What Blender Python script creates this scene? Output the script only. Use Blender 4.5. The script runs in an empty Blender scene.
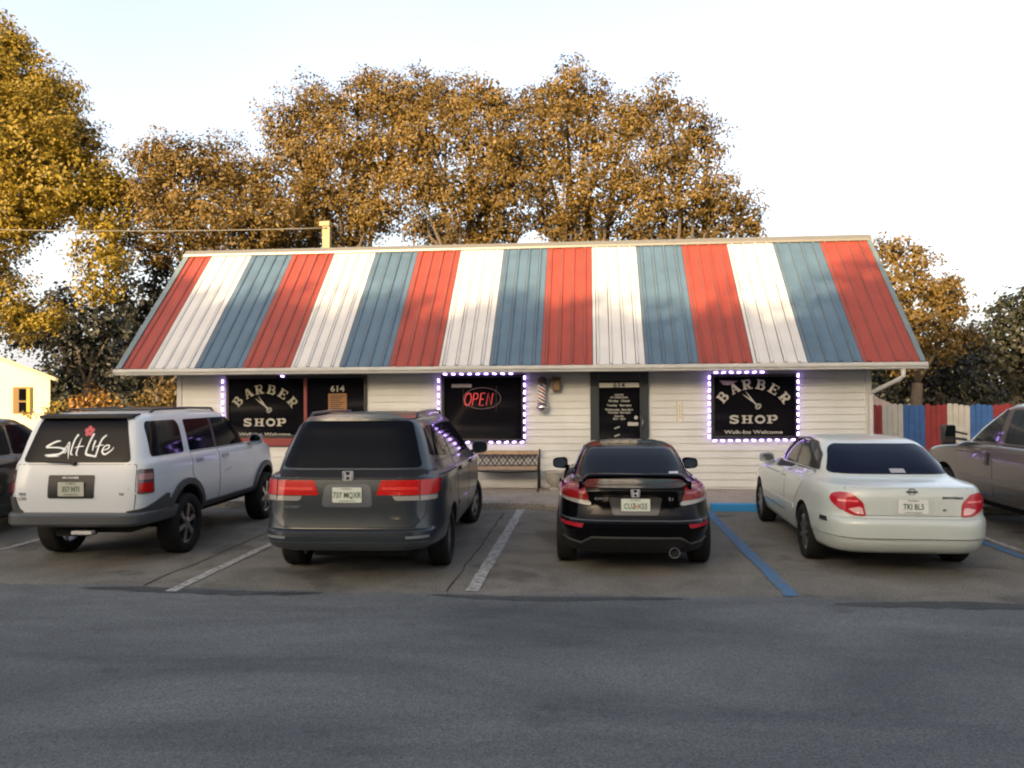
import bpy, bmesh, math, random
import numpy as np
from mathutils import Vector, Matrix
from mathutils.bvhtree import BVHTree
random.seed(7)
PI = math.pi
R = math.radians
sc = bpy.context.scene
COL = sc.collection

# ------------------------------------------------------------------ camera
FPX = 790.0
CAMH = 1.95
YAW, PITCH, ROLL = math.atan(78 / FPX), math.atan(10.5 / FPX), R(0.33)
fw = Vector((-math.sin(YAW) * math.cos(PITCH), math.cos(YAW) * math.cos(PITCH), math.sin(PITCH)))
rt0 = fw.cross(Vector((0, 0, 1))).normalized()
up0 = rt0.cross(fw).normalized()
rt = (rt0 * math.cos(ROLL) - up0 * math.sin(ROLL)).normalized()
up = rt.cross(fw).normalized()
CAM = Vector((0, 0, CAMH))
def ray(px, py):
    return (fw + rt * ((px - 512) / FPX) + up * ((384 - py) / FPX))
def P(px, py, y):
    d = ray(px, py); return CAM + d * (y / d.y)
def G(px, py, z=0.0):
    d = ray(px, py); return CAM + d * ((z - CAMH) / d.z)
cd = bpy.data.cameras.new('camera'); cam = bpy.data.objects.new('camera', cd); COL.objects.link(cam)
cd.sensor_width = 36; cd.lens = FPX / 1024 * 36; cd.clip_end = 2000; cd.clip_start = 0.05
M = Matrix((rt, up, -fw)).transposed().to_4x4(); M.translation = CAM; cam.matrix_world = M
sc.camera = cam

# ------------------------------------------------------------------ materials
MATS = {}
def mat(name, col, rough=0.6, metal=0.0, coat=0.0, emit=None, es=0.0, spec=0.5, noise=None, bump=None, island=0.0, trans=0.0, ior=None):
    """noise=(scale, amount[, detail]) varies value; bump=(scale, strength)"""
    if name in MATS: return MATS[name]
    m = bpy.data.materials.new(name); m.use_nodes = True
    nt = m.node_tree; b = nt.nodes['Principled BSDF']
    b.inputs['Base Color'].default_value = (*col, 1)
    b.inputs['Roughness'].default_value = rough
    b.inputs['Metallic'].default_value = metal
    b.inputs['Coat Weight'].default_value = coat
    b.inputs['Coat Roughness'].default_value = 0.04
    b.inputs['Specular IOR Level'].default_value = spec
    b.inputs['Transmission Weight'].default_value = trans
    if ior: b.inputs['IOR'].default_value = ior
    if emit:
        b.inputs['Emission Color'].default_value = (*emit, 1); b.inputs['Emission Strength'].default_value = es
    tc = None
    def coords():
        nonlocal tc
        if tc is None: tc = nt.nodes.new('ShaderNodeNewGeometry')
        return tc.outputs['Position']
    if noise or island:
        hs = nt.nodes.new('ShaderNodeHueSaturation'); hs.inputs['Color'].default_value = (*col, 1)
        val = None
        if noise:
            n = nt.nodes.new('ShaderNodeTexNoise'); n.inputs['Scale'].default_value = noise[0]
            n.inputs['Detail'].default_value = noise[2] if len(noise) > 2 else 6
            nt.links.new(coords(), n.inputs['Vector'])
            mr = nt.nodes.new('ShaderNodeMapRange'); mr.inputs[1].default_value = .3; mr.inputs[2].default_value = .7
            mr.inputs[3].default_value = 1 - noise[1]; mr.inputs[4].default_value = 1 + noise[1]
            nt.links.new(n.outputs['Fac'], mr.inputs[0]); val = mr.outputs[0]
        if island:
            gi = nt.nodes.new('ShaderNodeNewGeometry')
            m2 = nt.nodes.new('ShaderNodeMapRange'); m2.inputs[3].default_value = 1 - island; m2.inputs[4].default_value = 1 + island
            nt.links.new(gi.outputs['Random Per Island'], m2.inputs[0])
            if val is not None:
                mm = nt.nodes.new('ShaderNodeMath'); mm.operation = 'MULTIPLY'
                nt.links.new(val, mm.inputs[0]); nt.links.new(m2.outputs[0], mm.inputs[1]); val = mm.outputs[0]
            else: val = m2.outputs[0]
        nt.links.new(val, hs.inputs['Value']); nt.links.new(hs.outputs[0], b.inputs['Base Color'])
    if bump:
        n = nt.nodes.new('ShaderNodeTexNoise'); n.inputs['Scale'].default_value = bump[0]; n.inputs['Detail'].default_value = 8
        nt.links.new(coords(), n.inputs['Vector'])
        bp = nt.nodes.new('ShaderNodeBump'); bp.inputs['Strength'].default_value = bump[1]; bp.inputs['Distance'].default_value = .01
        nt.links.new(n.outputs['Fac'], bp.inputs['Height']); nt.links.new(bp.outputs[0], b.inputs['Normal'])
    MATS[name] = m
    return m

def ground_mat(name, c1, c2, scale, rough, fine=60, stain=None, bump=.35, streak=None):
    m = bpy.data.materials.new(name); m.use_nodes = True; nt = m.node_tree; b = nt.nodes['Principled BSDF']
    L = nt.links.new
    g = nt.nodes.new('ShaderNodeNewGeometry')
    mp = nt.nodes.new('ShaderNodeMapping'); L(g.outputs['Position'], mp.inputs[0])
    if streak: mp.inputs['Scale'].default_value = streak
    n1 = nt.nodes.new('ShaderNodeTexNoise'); n1.inputs['Scale'].default_value = scale; n1.inputs['Detail'].default_value = 9; n1.inputs['Roughness'].default_value = .65
    n1.inputs['Distortion'].default_value = .6
    L(mp.outputs[0], n1.inputs['Vector'])
    r1 = nt.nodes.new('ShaderNodeMapRange'); r1.inputs[1].default_value = .33; r1.inputs[2].default_value = .67; L(n1.outputs['Fac'], r1.inputs[0])
    mx = nt.nodes.new('ShaderNodeMix'); mx.data_type = 'RGBA'; mx.inputs[6].default_value = (*c1, 1); mx.inputs[7].default_value = (*c2, 1)
    L(r1.outputs[0], mx.inputs[0])
    n2 = nt.nodes.new('ShaderNodeTexNoise'); n2.inputs['Scale'].default_value = fine; n2.inputs['Detail'].default_value = 4
    L(g.outputs['Position'], n2.inputs['Vector'])
    r2 = nt.nodes.new('ShaderNodeMapRange'); r2.inputs[1].default_value = .3; r2.inputs[2].default_value = .7; r2.inputs[3].default_value = .5; r2.inputs[4].default_value = 1.5
    L(n2.outputs['Fac'], r2.inputs[0])
    val = r2.outputs[0]
    if stain:
        n3 = nt.nodes.new('ShaderNodeTexNoise'); n3.inputs['Scale'].default_value = stain[0]; n3.inputs['Detail'].default_value = 3
        mp3 = nt.nodes.new('ShaderNodeMapping'); mp3.inputs['Location'].default_value = (13.1, 4.2, 0); L(g.outputs['Position'], mp3.inputs[0])
        L(mp3.outputs[0], n3.inputs['Vector'])
        r3 = nt.nodes.new('ShaderNodeMapRange'); r3.inputs[1].default_value = stain[1]; r3.inputs[2].default_value = stain[1] + .06
        r3.inputs[3].default_value = 1; r3.inputs[4].default_value = stain[2]
        L(n3.outputs['Fac'], r3.inputs[0])
        mm = nt.nodes.new('ShaderNodeMath'); mm.operation = 'MULTIPLY'; L(val, mm.inputs[0]); L(r3.outputs[0], mm.inputs[1]); val = mm.outputs[0]
    hs = nt.nodes.new('ShaderNodeHueSaturation'); L(mx.outputs[2], hs.inputs['Color']); L(val, hs.inputs['Value'])
    L(hs.outputs[0], b.inputs['Base Color'])
    b.inputs['Roughness'].default_value = rough
    bp = nt.nodes.new('ShaderNodeBump'); bp.inputs['Strength'].default_value = bump; bp.inputs['Distance'].default_value = .012
    L(n2.outputs['Fac'], bp.inputs['Height']); L(bp.outputs[0], b.inputs['Normal'])
    return m

def paint_mat(name, col, under, wear=.5, scale=9):
    """worn road paint: paint colour breaking up to the pavement colour"""
    m = bpy.data.materials.new(name); m.use_nodes = True; nt = m.node_tree; b = nt.nodes['Principled BSDF']; L = nt.links.new
    g = nt.nodes.new('ShaderNodeNewGeometry')
    n = nt.nodes.new('ShaderNodeTexNoise'); n.inputs['Scale'].default_value = scale; n.inputs['Detail'].default_value = 10; n.inputs['Roughness'].default_value = .75
    L(g.outputs['Position'], n.inputs['Vector'])
    r = nt.nodes.new('ShaderNodeMapRange'); r.inputs[1].default_value = wear - .08; r.inputs[2].default_value = wear + .08
    L(n.outputs['Fac'], r.inputs[0])
    mx = nt.nodes.new('ShaderNodeMix'); mx.data_type = 'RGBA'; mx.inputs[6].default_value = (*col, 1); mx.inputs[7].default_value = (*under, 1)
    L(r.outputs[0], mx.inputs[0]); L(mx.outputs[2], b.inputs['Base Color']); b.inputs['Roughness'].default_value = .75
    return m

# ------------------------------------------------------------------ mesh builder
class MB:
    def __init__(s): s.v = []; s.f = []; s.m = []; s.mi = 0; s.sm = []; s.smooth = False
    def add(s, vs, fs):
        o = len(s.v); s.v += [tuple(v) for v in vs]
        for f in fs: s.f.append([i + o for i in f]); s.m.append(s.mi); s.sm.append(s.smooth)
        return s
    def box(s, x0, x1, y0, y1, z0, z1, bev=0.0, rot=None, c=None):
        if bev <= 0:
            vs = [(x, y, z) for z in (z0, z1) for y in (y0, y1) for x in (x0, x1)]
            fs = [(0, 2, 3, 1), (4, 5, 7, 6), (0, 1, 5, 4), (2, 6, 7, 3), (0, 4, 6, 2), (1, 3, 7, 5)]
        else:
            bm = bmesh.new(); bmesh.ops.create_cube(bm, size=1)
            for v in bm.verts:
                v.co = Vector(((x0 + x1) / 2 + v.co.x * (x1 - x0), (y0 + y1) / 2 + v.co.y * (y1 - y0), (z0 + z1) / 2 + v.co.z * (z1 - z0)))
            bmesh.ops.bevel(bm, geom=list(bm.edges), offset=bev, segments=2, affect='EDGES', profile=.5)
            bm.verts.index_update(); vs = [v.co.copy() for v in bm.verts]; fs = [[v.index for v in f.verts] for f in bm.faces]; bm.free()
        if rot is not None:
            c = Vector(c) if c else Vector(((x0 + x1) / 2, (y0 + y1) / 2, (z0 + z1) / 2))
            vs = [rot @ (Vector(v) - c) + c for v in vs]
        return s.add(vs, fs)
    def tube(s, pts, rad, n=8, cap=True):
        pts = [Vector(p) for p in pts]
        rs = rad if isinstance(rad, (list, tuple)) else [rad] * len(pts)
        vs = []; fs = []; prev = None
        for i, p in enumerate(pts):
            t = (pts[min(i + 1, len(pts) - 1)] - pts[max(i - 1, 0)]).normalized()
            if prev is None:
                a = Vector((0, 0, 1)) if abs(t.z) < .9 else Vector((1, 0, 0))
                u = t.cross(a).normalized()
            else: u = (prev - t * prev.dot(t)).normalized()
            prev = u; w = t.cross(u)
            for k in range(n):
                a = 2 * PI * k / n; vs.append(p + (u * math.cos(a) + w * math.sin(a)) * rs[i])
        for i in range(len(pts) - 1):
            for k in range(n): fs.append((i * n + k, i * n + (k + 1) % n, (i + 1) * n + (k + 1) % n, (i + 1) * n + k))
        if cap: fs.append(tuple(range(n - 1, -1, -1))); fs.append(tuple((len(pts) - 1) * n + k for k in range(n)))
        return s.add(vs, fs)
    def lathe(s, prof, axis='z', c=(0, 0, 0), n=24, closed=False):
        """prof = [(r, h)...]"""
        vs = []; fs = []; c = Vector(c)
        for r, h in prof:
            for k in range(n):
                a = 2 * PI * k / n; x, y = r * math.cos(a), r * math.sin(a)
                p = (x, y, h) if axis == 'z' else ((h, x, y) if axis == 'x' else (x, h, y))
                vs.append(c + Vector(p))
        m = len(prof)
        for i in range(m if closed else m - 1):
            j = (i + 1) % m
            for k in range(n): fs.append((i * n + k, i * n + (k + 1) % n, j * n + (k + 1) % n, j * n + k))
        if not closed:
            fs.append(tuple(range(n - 1, -1, -1))); fs.append(tuple((m - 1) * n + k for k in range(n)))
        return s.add(vs, fs)
    def prism(s, poly, y0, y1):
        """poly in (x,z), extruded from y0 to y1 (y0 = front)"""
        n = len(poly)
        vs = [(x, y0, z) for x, z in poly] + [(x, y1, z) for x, z in poly]
        fs = [tuple(range(n)), tuple(range(2 * n - 1, n - 1, -1))] + [(i, i + n, (i + 1) % n + n, (i + 1) % n) for i in range(n)]
        return s.add(vs, fs)
    def build(s, name, mats, parent=None, world=True, smooth=False, angle=None):
        if not isinstance(mats, (list, tuple)): mats = [mats]
        off = Vector((0, 0, 0))
        if parent is not None and world:
            q = parent
            while q is not None: off += Vector(q.location); q = q.parent
        me = bpy.data.meshes.new(name)
        vs = [(v[0] - off.x, v[1] - off.y, v[2] - off.z) for v in s.v]
        me.from_pydata(vs, [], s.f)
        for m in mats: me.materials.append(m)
        me.polygons.foreach_set('material_index', s.m)
        me.polygons.foreach_set('use_smooth', [smooth or x for x in s.sm])
        bm = bmesh.new(); bm.from_mesh(me); bmesh.ops.recalc_face_normals(bm, faces=bm.faces); bm.to_mesh(me); bm.free()
        if angle is not None: me.set_sharp_from_angle(angle=R(angle))
        me.update()
        o = bpy.data.objects.new(name, me); COL.objects.link(o)
        if parent is not None: o.parent = parent
        return o

def tag(o, label=None, cat=None, group=None, kind=None):
    if label: o['label'] = label
    if cat: o['category'] = cat
    if group: o['group'] = group
    if kind: o['kind'] = kind
    return o
def thing(name, label, cat, loc=(0, 0, 0), rotz=0, group=None):
    o = bpy.data.objects.new(name, None); COL.objects.link(o); o.location = loc; o.rotation_euler = (0, 0, rotz)
    o.empty_display_size = .2
    return tag(o, label, cat, group)
def copy_tree(o, parent=None):
    c = o.copy(); COL.objects.link(c)
    if parent: c.parent = parent
    for ch in [x for x in list(COL.objects) if x.parent == o]: copy_tree(ch, c)
    return c

def text_verts(s, size, sx=1.0, bold=0.0, align='CENTER', thick=.002, space=1.0):
    cu = bpy.data.curves.new('t', 'FONT'); cu.body = s; cu.size = size; cu.align_x = align; cu.align_y = 'CENTER'
    cu.extrude = thick; cu.offset = bold; cu.space_character = space; cu.resolution_u = 2
    ob = bpy.data.objects.new('t', cu)
    COL.objects.link(ob)
    dg = bpy.context.evaluated_depsgraph_get()
    me = bpy.data.meshes.new_from_object(ob.evaluated_get(dg))
    vs = [v.co.copy() for v in me.vertices]; fs = [list(p.vertices) for p in me.polygons]
    bpy.data.objects.remove(ob); bpy.data.curves.remove(cu); bpy.data.meshes.remove(me)
    return [Vector((v.x * sx, v.y, v.z)) for v in vs], fs
def add_text(mb, s, size, x, y, z, **k):
    """stands in the xz plane, faces -y"""
    vs, fs = text_verts(s, size, **k)
    mb.add([(x + v.x, y - v.z, z + v.y) for v in vs], fs)

def ribbon(pts, w):
    """2D ribbon polygon strip -> (verts2d, faces); w scalar or list"""
    ws = w if isinstance(w, (list, tuple)) else [w] * len(pts)
    vs = []; fs = []
    for i, p in enumerate(pts):
        a = Vector(pts[max(i - 1, 0)]); b = Vector(pts[min(i + 1, len(pts) - 1)])
        t = (b - a).normalized(); n = Vector((-t.y, t.x)) * ws[i] / 2
        vs += [Vector(p) + n, Vector(p) - n]
    for i in range(len(pts) - 1): fs.append((2 * i, 2 * i + 1, 2 * i + 3, 2 * i + 2))
    return vs, fs
def arc(cx, cy, rx, ry, a0, a1, n=12):
    return [(cx + rx * math.cos(R(a0 + (a1 - a0) * i / n)), cy + ry * math.sin(R(a0 + (a1 - a0) * i / n))) for i in range(n + 1)]
def rect(x0, x1, y0, y1): return [(x0, (y0 + y1) / 2), (x1, (y0 + y1) / 2)], (y1 - y0)
# slab-serif capitals drawn as strokes in a unit box
SL = {
 'B': [([(.25, 0), (.25, 1)], .27), rect(0, .55, .9, 1), rect(0, .55, 0, .1), rect(.25, .55, .46, .56), (arc(.55, .74, .23, .2, -90, 90), .2), (arc(.57, .27, .28, .22, -90, 90), .22)],
 'A': [([(.14, .03), (.44, 1)], .13), ([(.5, 1), (.8, .03)], .28), rect(.22, .72, .28, .38), rect(0, .34, 0, .1), rect(.58, 1, 0, .1)],
 'R': [([(.25, 0), (.25, 1)], .27), rect(0, .55, .9, 1), rect(0, .48, 0, .1), rect(.25, .58, .44, .54), (arc(.56, .72, .25, .22, -90, 90), .2), ([(.52, .48), (.74, .05)], .25), rect(.62, 1, 0, .1)],
 'E': [([(.25, 0), (.25, 1)], .27), rect(0, .9, .9, 1), rect(0, .9, 0, .1), rect(.25, .68, .46, .56), ([(.85, .7), (.85, 1)], .1), ([(.87, 0), (.87, .32)], .1), ([(.67, .38), (.67, .64)], .08)],
 'S': [(arc(.5, .74, .3, .2, 20, 180, 10) + arc(.5, .74, .3, .2, 180, 262, 6) + [(.5, .5)] + arc(.5, .26, .32, .21, 82, -60, 8) + arc(.5, .26, .32, .21, -60, -165, 8), .2), ([(.82, .66), (.82, 1)], .1), ([(.16, 0), (.16, .36)], .1)],
 'H': [([(.25, 0), (.25, 1)], .25), ([(.78, 0), (.78, 1)], .25), rect(.25, .78, .44, .56), rect(.03, .47, .9, 1), rect(.03, .47, 0, .1), rect(.56, 1, .9, 1), rect(.56, 1, 0, .1)],
 'O': [(arc(.5, .5, .36, .42, 0, 360, 24), .22)],
 'P': [([(.25, 0), (.25, 1)], .27), rect(0, .58, .9, 1), rect(0, .5, 0, .1), rect(.25, .58, .4, .5), (arc(.57, .7, .27, .25, -90, 90), .22)],
}
def glyph(mb, ch, cx, cz, w, h, ang, y, thick=.003):
    for k, (pts, sw) in enumerate(SL[ch]):
        P2 = [((p[0] - .5) * w, (p[1] - .5) * h) for p in pts]
        vs, fs = ribbon(P2, sw * (w + h) / 2)
        ca, sa = math.cos(ang), math.sin(ang)
        yy = y - k * .0004
        q = [(cx + v.x * ca - v.y * sa, yy, cz + v.x * sa + v.y * ca) for v in vs]
        n = len(q)
        mb.add(q, fs)

# ------------------------------------------------------------------ common materials
M_white = mat('white_vinyl', (.50, .48, .43), .55, noise=(1.3, .08))
M_trimwhite = mat('white_trim', (.40, .41, .41), .45, noise=(3, .08))
M_black = mat('black_paint', (.012, .012, .014), .4)
M_blackmatte = mat('black_plastic', (.007, .007, .008), .6, spec=.3)
M_pane = mat('dark_window', (.004, .004, .006), .10, spec=.25)
M_letter = mat('cream_vinyl_letters', (.31, .30, .27), .6)
M_concrete = ground_mat('sidewalk_concrete', (.20, .175, .145), (.30, .27, .23), 1.1, .9, 45)
M_lot = ground_mat('lot_pavement', (.098, .092, .078), (.178, .168, .145), 1.3, .92, 55, stain=(.9, .58, .62), bump=.6)
M_asphalt = ground_mat('asphalt', (.048, .056, .062), (.125, .134, .138), .55, .88, 75, stain=(1.6, .68, .7), streak=(.55, 1.5, 1), bump=.7)
M_grass = ground_mat('grass_ground', (.04, .045, .02), (.10, .085, .04), .4, 1, 30)
M_iron = mat('wrought_iron', (.03, .025, .02), .5, .6)
M_wood = mat('weathered_wood', (.27, .19, .12), .7, noise=(14, .25))
M_rubber = mat('tyre_rubber', (.008, .008, .008), .8, spec=.3)
M_chrome = mat('chrome', (.6, .6, .62), .12, 1)
M_alloy = mat('alloy_metal', (.42, .42, .43), .3, 1)
M_steeldark = mat('dark_underbody', (.01, .01, .01), .9)

# ------------------------------------------------------------------ world and sun
EL, AZ = 12.0, 20.0          # sun stands low behind the camera, to its left
w = bpy.data.worlds.new('World'); sc.world = w; w.use_nodes = True
nt = w.node_tree; sky = nt.nodes.new('ShaderNodeTexSky'); sky.sky_type = 'NISHITA'; sky.sun_disc = False
sky.sun_elevation = R(EL); sky.sun_rotation = R(180 + AZ); sky.air_density = .8; sky.dust_density = 7.0; sky.ozone_density = .3
# whitish veil added to the clear sky colour to brighten it, stronger towards the horizon
tcw = nt.nodes.new('ShaderNodeTexCoord'); sx_ = nt.nodes.new('ShaderNodeSeparateXYZ'); nt.links.new(tcw.outputs['Generated'], sx_.inputs[0])
mrw = nt.nodes.new('ShaderNodeMapRange'); mrw.inputs[1].default_value = 0; mrw.inputs[2].default_value = .75; mrw.inputs[3].default_value = 1.35; mrw.inputs[4].default_value = .22
nt.links.new(sx_.outputs['Z'], mrw.inputs[0])
nw = nt.nodes.new('ShaderNodeTexNoise'); nw.inputs['Scale'].default_value = 1.1; nw.inputs['Detail'].default_value = 3; nt.links.new(tcw.outputs['Generated'], nw.inputs['Vector'])
mr2 = nt.nodes.new('ShaderNodeMapRange'); mr2.inputs[1].default_value = .3; mr2.inputs[2].default_value = .7; mr2.inputs[3].default_value = .8; mr2.inputs[4].default_value = 1.2; nt.links.new(nw.outputs['Fac'], mr2.inputs[0])
mmw = nt.nodes.new('ShaderNodeMath'); mmw.operation = 'MULTIPLY'; nt.links.new(mrw.outputs[0], mmw.inputs[0]); nt.links.new(mr2.outputs[0], mmw.inputs[1])
vw = nt.nodes.new('ShaderNodeMix'); vw.data_type = 'RGBA'; vw.blend_type = 'ADD'; vw.inputs[0].default_value = 1
sc_ = nt.nodes.new('ShaderNodeVectorMath'); sc_.operation = 'SCALE'; sc_.inputs[0].default_value = (1.54, 1.49, 1.50); nt.links.new(mmw.outputs[0], sc_.inputs['Scale'])
nt.links.new(sky.outputs[0], vw.inputs[6]); nt.links.new(sc_.outputs[0], vw.inputs[7])
nt.links.new(vw.outputs[2], nt.nodes['Background'].inputs[0]); nt.nodes['Background'].inputs[1].default_value = .15
ld = bpy.data.lights.new('sun', 'SUN'); ld.energy = 5.0; ld.angle = R(.53); ld.color = (1, .73, .40)
so = bpy.data.objects.new('sun', ld); COL.objects.link(so)
sd = Vector((math.sin(R(AZ)) * math.cos(R(EL)), math.cos(R(AZ)) * math.cos(R(EL)), -math.sin(R(EL))))
so.rotation_euler = sd.to_track_quat('-Z', 'Y').to_euler()
sc.view_settings.view_transform = 'Standard'; sc.view_settings.look = 'None'; sc.view_settings.gamma = 1
sc.view_settings.exposure = 1.45
sc.render.engine = 'CYCLES'
sc.cycles.use_denoising = True
sc.cycles.pixel_filter_type = 'BLACKMAN_HARRIS'; sc.cycles.filter_width = 2.1
sc.cycles.max_bounces = 5; sc.cycles.diffuse_bounces = 3; sc.cycles.glossy_bounces = 3; sc.cycles.transmission_bounces = 2; sc.cycles.transparent_max_bounces = 4
sc.cycles.use_adaptive_sampling = True; sc.cycles.adaptive_threshold = .02
sc.cycles.sample_clamp_indirect = 8

# ------------------------------------------------------------------ ground
def sheet(name, pts, z, m, kind='structure', label=None):
    mb = MB(); mb.add([(x, y, z) for x, y in pts], [tuple(range(len(pts)))])
    o = mb.build(name, m); o['kind'] = kind
    if label: o['label'] = label
    return o
LOT_Y0, KERB_Y = 7.70, 13.35
sheet('ground', [(-400, -400), (400, -400), (400, 400), (-400, 400)], -.03, M_grass)
# lot
mb = MB()
mb.add([(-34, 7.0, 0), (26, 7.0, 0), (26, KERB_Y + .1, 0), (-34, KERB_Y + .1, 0)], [(0, 1, 2, 3)])
tag(mb.build('parking_lot', M_lot), kind='structure')
# road with a ragged far edge, laid 4 mm over the lot
rng = random.Random(3)
top = []
x = -60.0
while x < 60:
    top.append((x, LOT_Y0 + .05 * math.sin(x * .9) + .025 * math.sin(x * 3.7 + 1) + rng.uniform(-.03, .03) + (rng.uniform(-.09, .0) if rng.random() < .12 else 0))); x += .11
mb = MB(); n = len(top)
mb.add([(p[0], p[1], .005) for p in top] + [(p[0], -14, .005) for p in top], [(i, i + n, i + 1 + n, i + 1) for i in range(n - 1)])
tag(mb.build('road', M_asphalt), kind='structure')
mb = MB(); rr_ = random.Random(21)
for x0_, x1_, wd_ in ((-5.2, -2.6, .16), (-1.6, .9, .13), (2.2, 4.6, .18), (5.2, 8, .12), (-9, -6.6, .12)):
    k = int((x1_ - x0_) / .12); up_, dn_ = [], []
    for i in range(k + 1):
        xx = x0_ + (x1_ - x0_) * i / k; e_ = math.sin(PI * i / k) ** .5
        c_ = LOT_Y0 - .12 + .04 * math.sin(xx * 2.3); h_ = wd_ * e_ * rr_.uniform(.55, 1)
        up_.append((xx, c_ + h_ * .6, .0085)); dn_.append((xx, c_ - h_, .0085))
    mb.add(up_ + dn_, [(i, i + k + 1, i + k + 2, i + 1) for i in range(k)])
tag(mb.build('asphalt_patch', ground_mat('patch_tar', (.026, .029, .031), (.05, .054, .056), 2.0, .8, 80)), kind='structure')
# cracks between slabs and patch lines in the lot
mb = MB()
for xx, wob in ((-1.42, .02), (-4.6, .03)):
    pts = [(xx + rng.uniform(-wob, wob), 7.74 + i * .31) for i in range(18)]
    vs, fs = ribbon(pts, [rng.uniform(.008, .03) for _ in pts]); mb.add([(v.x, v.y, .004) for v in vs], fs)
mb_ = mb.build('pavement_crack', mat('crack_dark', (.02, .018, .015), .95)); tag(mb_, kind='structure')
# stall lines
WHITE = paint_mat('worn_white_paint', (.36, .37, .36), (.12, .11, .09), .53, 14)
BLUE = paint_mat('worn_blue_paint', (.022, .15, .33), (.11, .10, .085), .52, 13)
def line(px0, py0, px1, py1, m, w0=.11, ext=0.0):
    a, b = G(px0, py0), G(px1, py1); xm = (a.x + b.x) / 2
    y0, y1 = min(a.y, b.y), max(a.y, b.y) + ext
    mb = MB(); k = 24; L = []; Rr = []
    for i in range(k + 1):
        yy = y0 + (y1 - y0) * i / k; L.append((xm - w0 / 2 + rng.uniform(-.008, .008), yy, .009)); Rr.append((xm + w0 / 2 + rng.uniform(-.008, .008), yy, .009))
    mb.add(L + Rr, [(i, i + k + 1, i + k + 2, i + 1) for i in range(k)])
    tag(mb.build('parking_line', m), kind='structure')
    return xm
XL2 = line(472, 592, 522, 508, WHITE, .13)
XL3 = line(792, 597, 708, 512, BLUE, .14)
XL1 = line(172, 592, 268, 545, WHITE, .11, 3)
XL0 = line(0, 550, 40, 540, WHITE, .11, 3)
XL4 = line(1024, 552, 985, 539, WHITE, .10, 2.4)
XL4b = XL4 - .16
mb = MB(); mb.box(XL4b - .07, XL4b + .05, 7.8, 13.0, .004, .009); tag(mb.build('parking_line', BLUE), kind='structure')
# sidewalk with kerb
WY = 15.5
SW = .12
mb = MB(); mb.box(-11.5, 8.2, KERB_Y + .15, WY + .2, -.05, SW, .015)
tag(mb.build('sidewalk', M_concrete), kind='structure')
mb = MB(); mb.box(-11.5, XL3 + .06, KERB_Y, KERB_Y + .148, -.05, SW - .004, .02)
tag(mb.build('kerb', M_concrete), kind='structure')
mb = MB(); mb.box(XL3 + .063, XL4, KERB_Y, KERB_Y + .148, -.05, SW + .002, .02)
KBLUE = paint_mat('kerb_blue_paint', (.02, .22, .50), (.16, .15, .13), .66, 12)
tag(mb.build('kerb', KBLUE), kind='structure')
mb = MB(); mb.box(XL4 + .003, 8.2, KERB_Y, KERB_Y + .148, -.05, SW - .004, .02)
tag(mb.build('kerb', M_concrete), kind='structure')

# ------------------------------------------------------------------ barber shop
def px_x(px, y, py=400): return P(px, py, y).x
XW0, XW1 = px_x(180, WY), px_x(868, WY)
EY = 14.8                                    # eave plane
eL, eR = P(117, 372, EY), P(926, 366, EY)
RY = 17.55
ridge_z = (P(250, 250, RY).z + P(800, 242, RY).z) / 2
EZ = (P(117, 368.5, EY).z + P(926, 361.8, EY).z) / 2
print('wall', XW0, XW1, 'eave', eL, eR, EZ, 'ridge', ridge_z, 'ridge px', P(185, 251, RY).x, P(868, 241, RY).x)
RX0, RX1 = (eL.x + P(186, 251, RY).x) / 2, (eR.x + P(869, 241, RY).x) / 2
shop = thing('barber_shop', 'low white sided barber shop with red white and blue striped metal roof', 'building', ((XW0 + XW1) / 2, WY, SW))
BACK = 2 * RY - EY - .65
# walls: real clapboards on the front
mb = MB(); mb.box(XW0, XW1, WY, BACK, SW + .001, EZ - .06)
mb.build('wall', M_white, shop)
mb = MB(); bh = .138; z = SW + .04; i = 0
mb.box(XW0 - .004, XW1 + .004, WY - .012, WY - .001, SW, SW + .04)
while z < EZ - .08:
    z1 = min(z + bh, EZ - .08)
    jj = rng.uniform(-.0015, .0015)
    ze = z1 - (.006 if z1 < EZ - .09 else 0)
    mb.add([(XW0 + .05, WY - .029 + jj, z), (XW1 - .05, WY - .029 + jj, z), (XW1 - .05, WY - .012, ze), (XW0 + .05, WY - .012, ze), (XW0 + .05, WY - .002, z), (XW1 - .05, WY - .002, z), (XW0 + .05, WY - .002, ze), (XW1 - .05, WY - .002, ze)],
           [(0, 1, 2, 3), (4, 5, 1, 0), (3, 2, 7, 6)])
    z = z1
mb.build('siding', mat('siding_vinyl', (.43, .445, .445), .5, noise=(1.6, .09)), shop)
for xx in (XW0, XW1):
    mb = MB(); mb.box(xx - .055, xx + .055, WY - .035, WY + .06, SW, EZ - .09, .006)
    mb.build('corner_trim', M_trimwhite, shop)
# gable walls up to the ridge
for xx in (XW0 + .01, XW1 - .01):
    mb = MB()
    a = 1 if xx > 0 else -1
    mb.add([(xx, WY, EZ - .1), (xx, BACK, EZ - .1), (xx, RY, ridge_z - .12), (xx - a * .1, WY, EZ - .1), (xx - a * .1, BACK, EZ - .1), (xx - a * .1, RY, ridge_z - .12)],
           [(0, 1, 2), (5, 4, 3), (0, 2, 5, 3), (1, 4, 5, 2), (0, 3, 4, 1)])
    mb.build('gable', M_white, shop)
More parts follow.
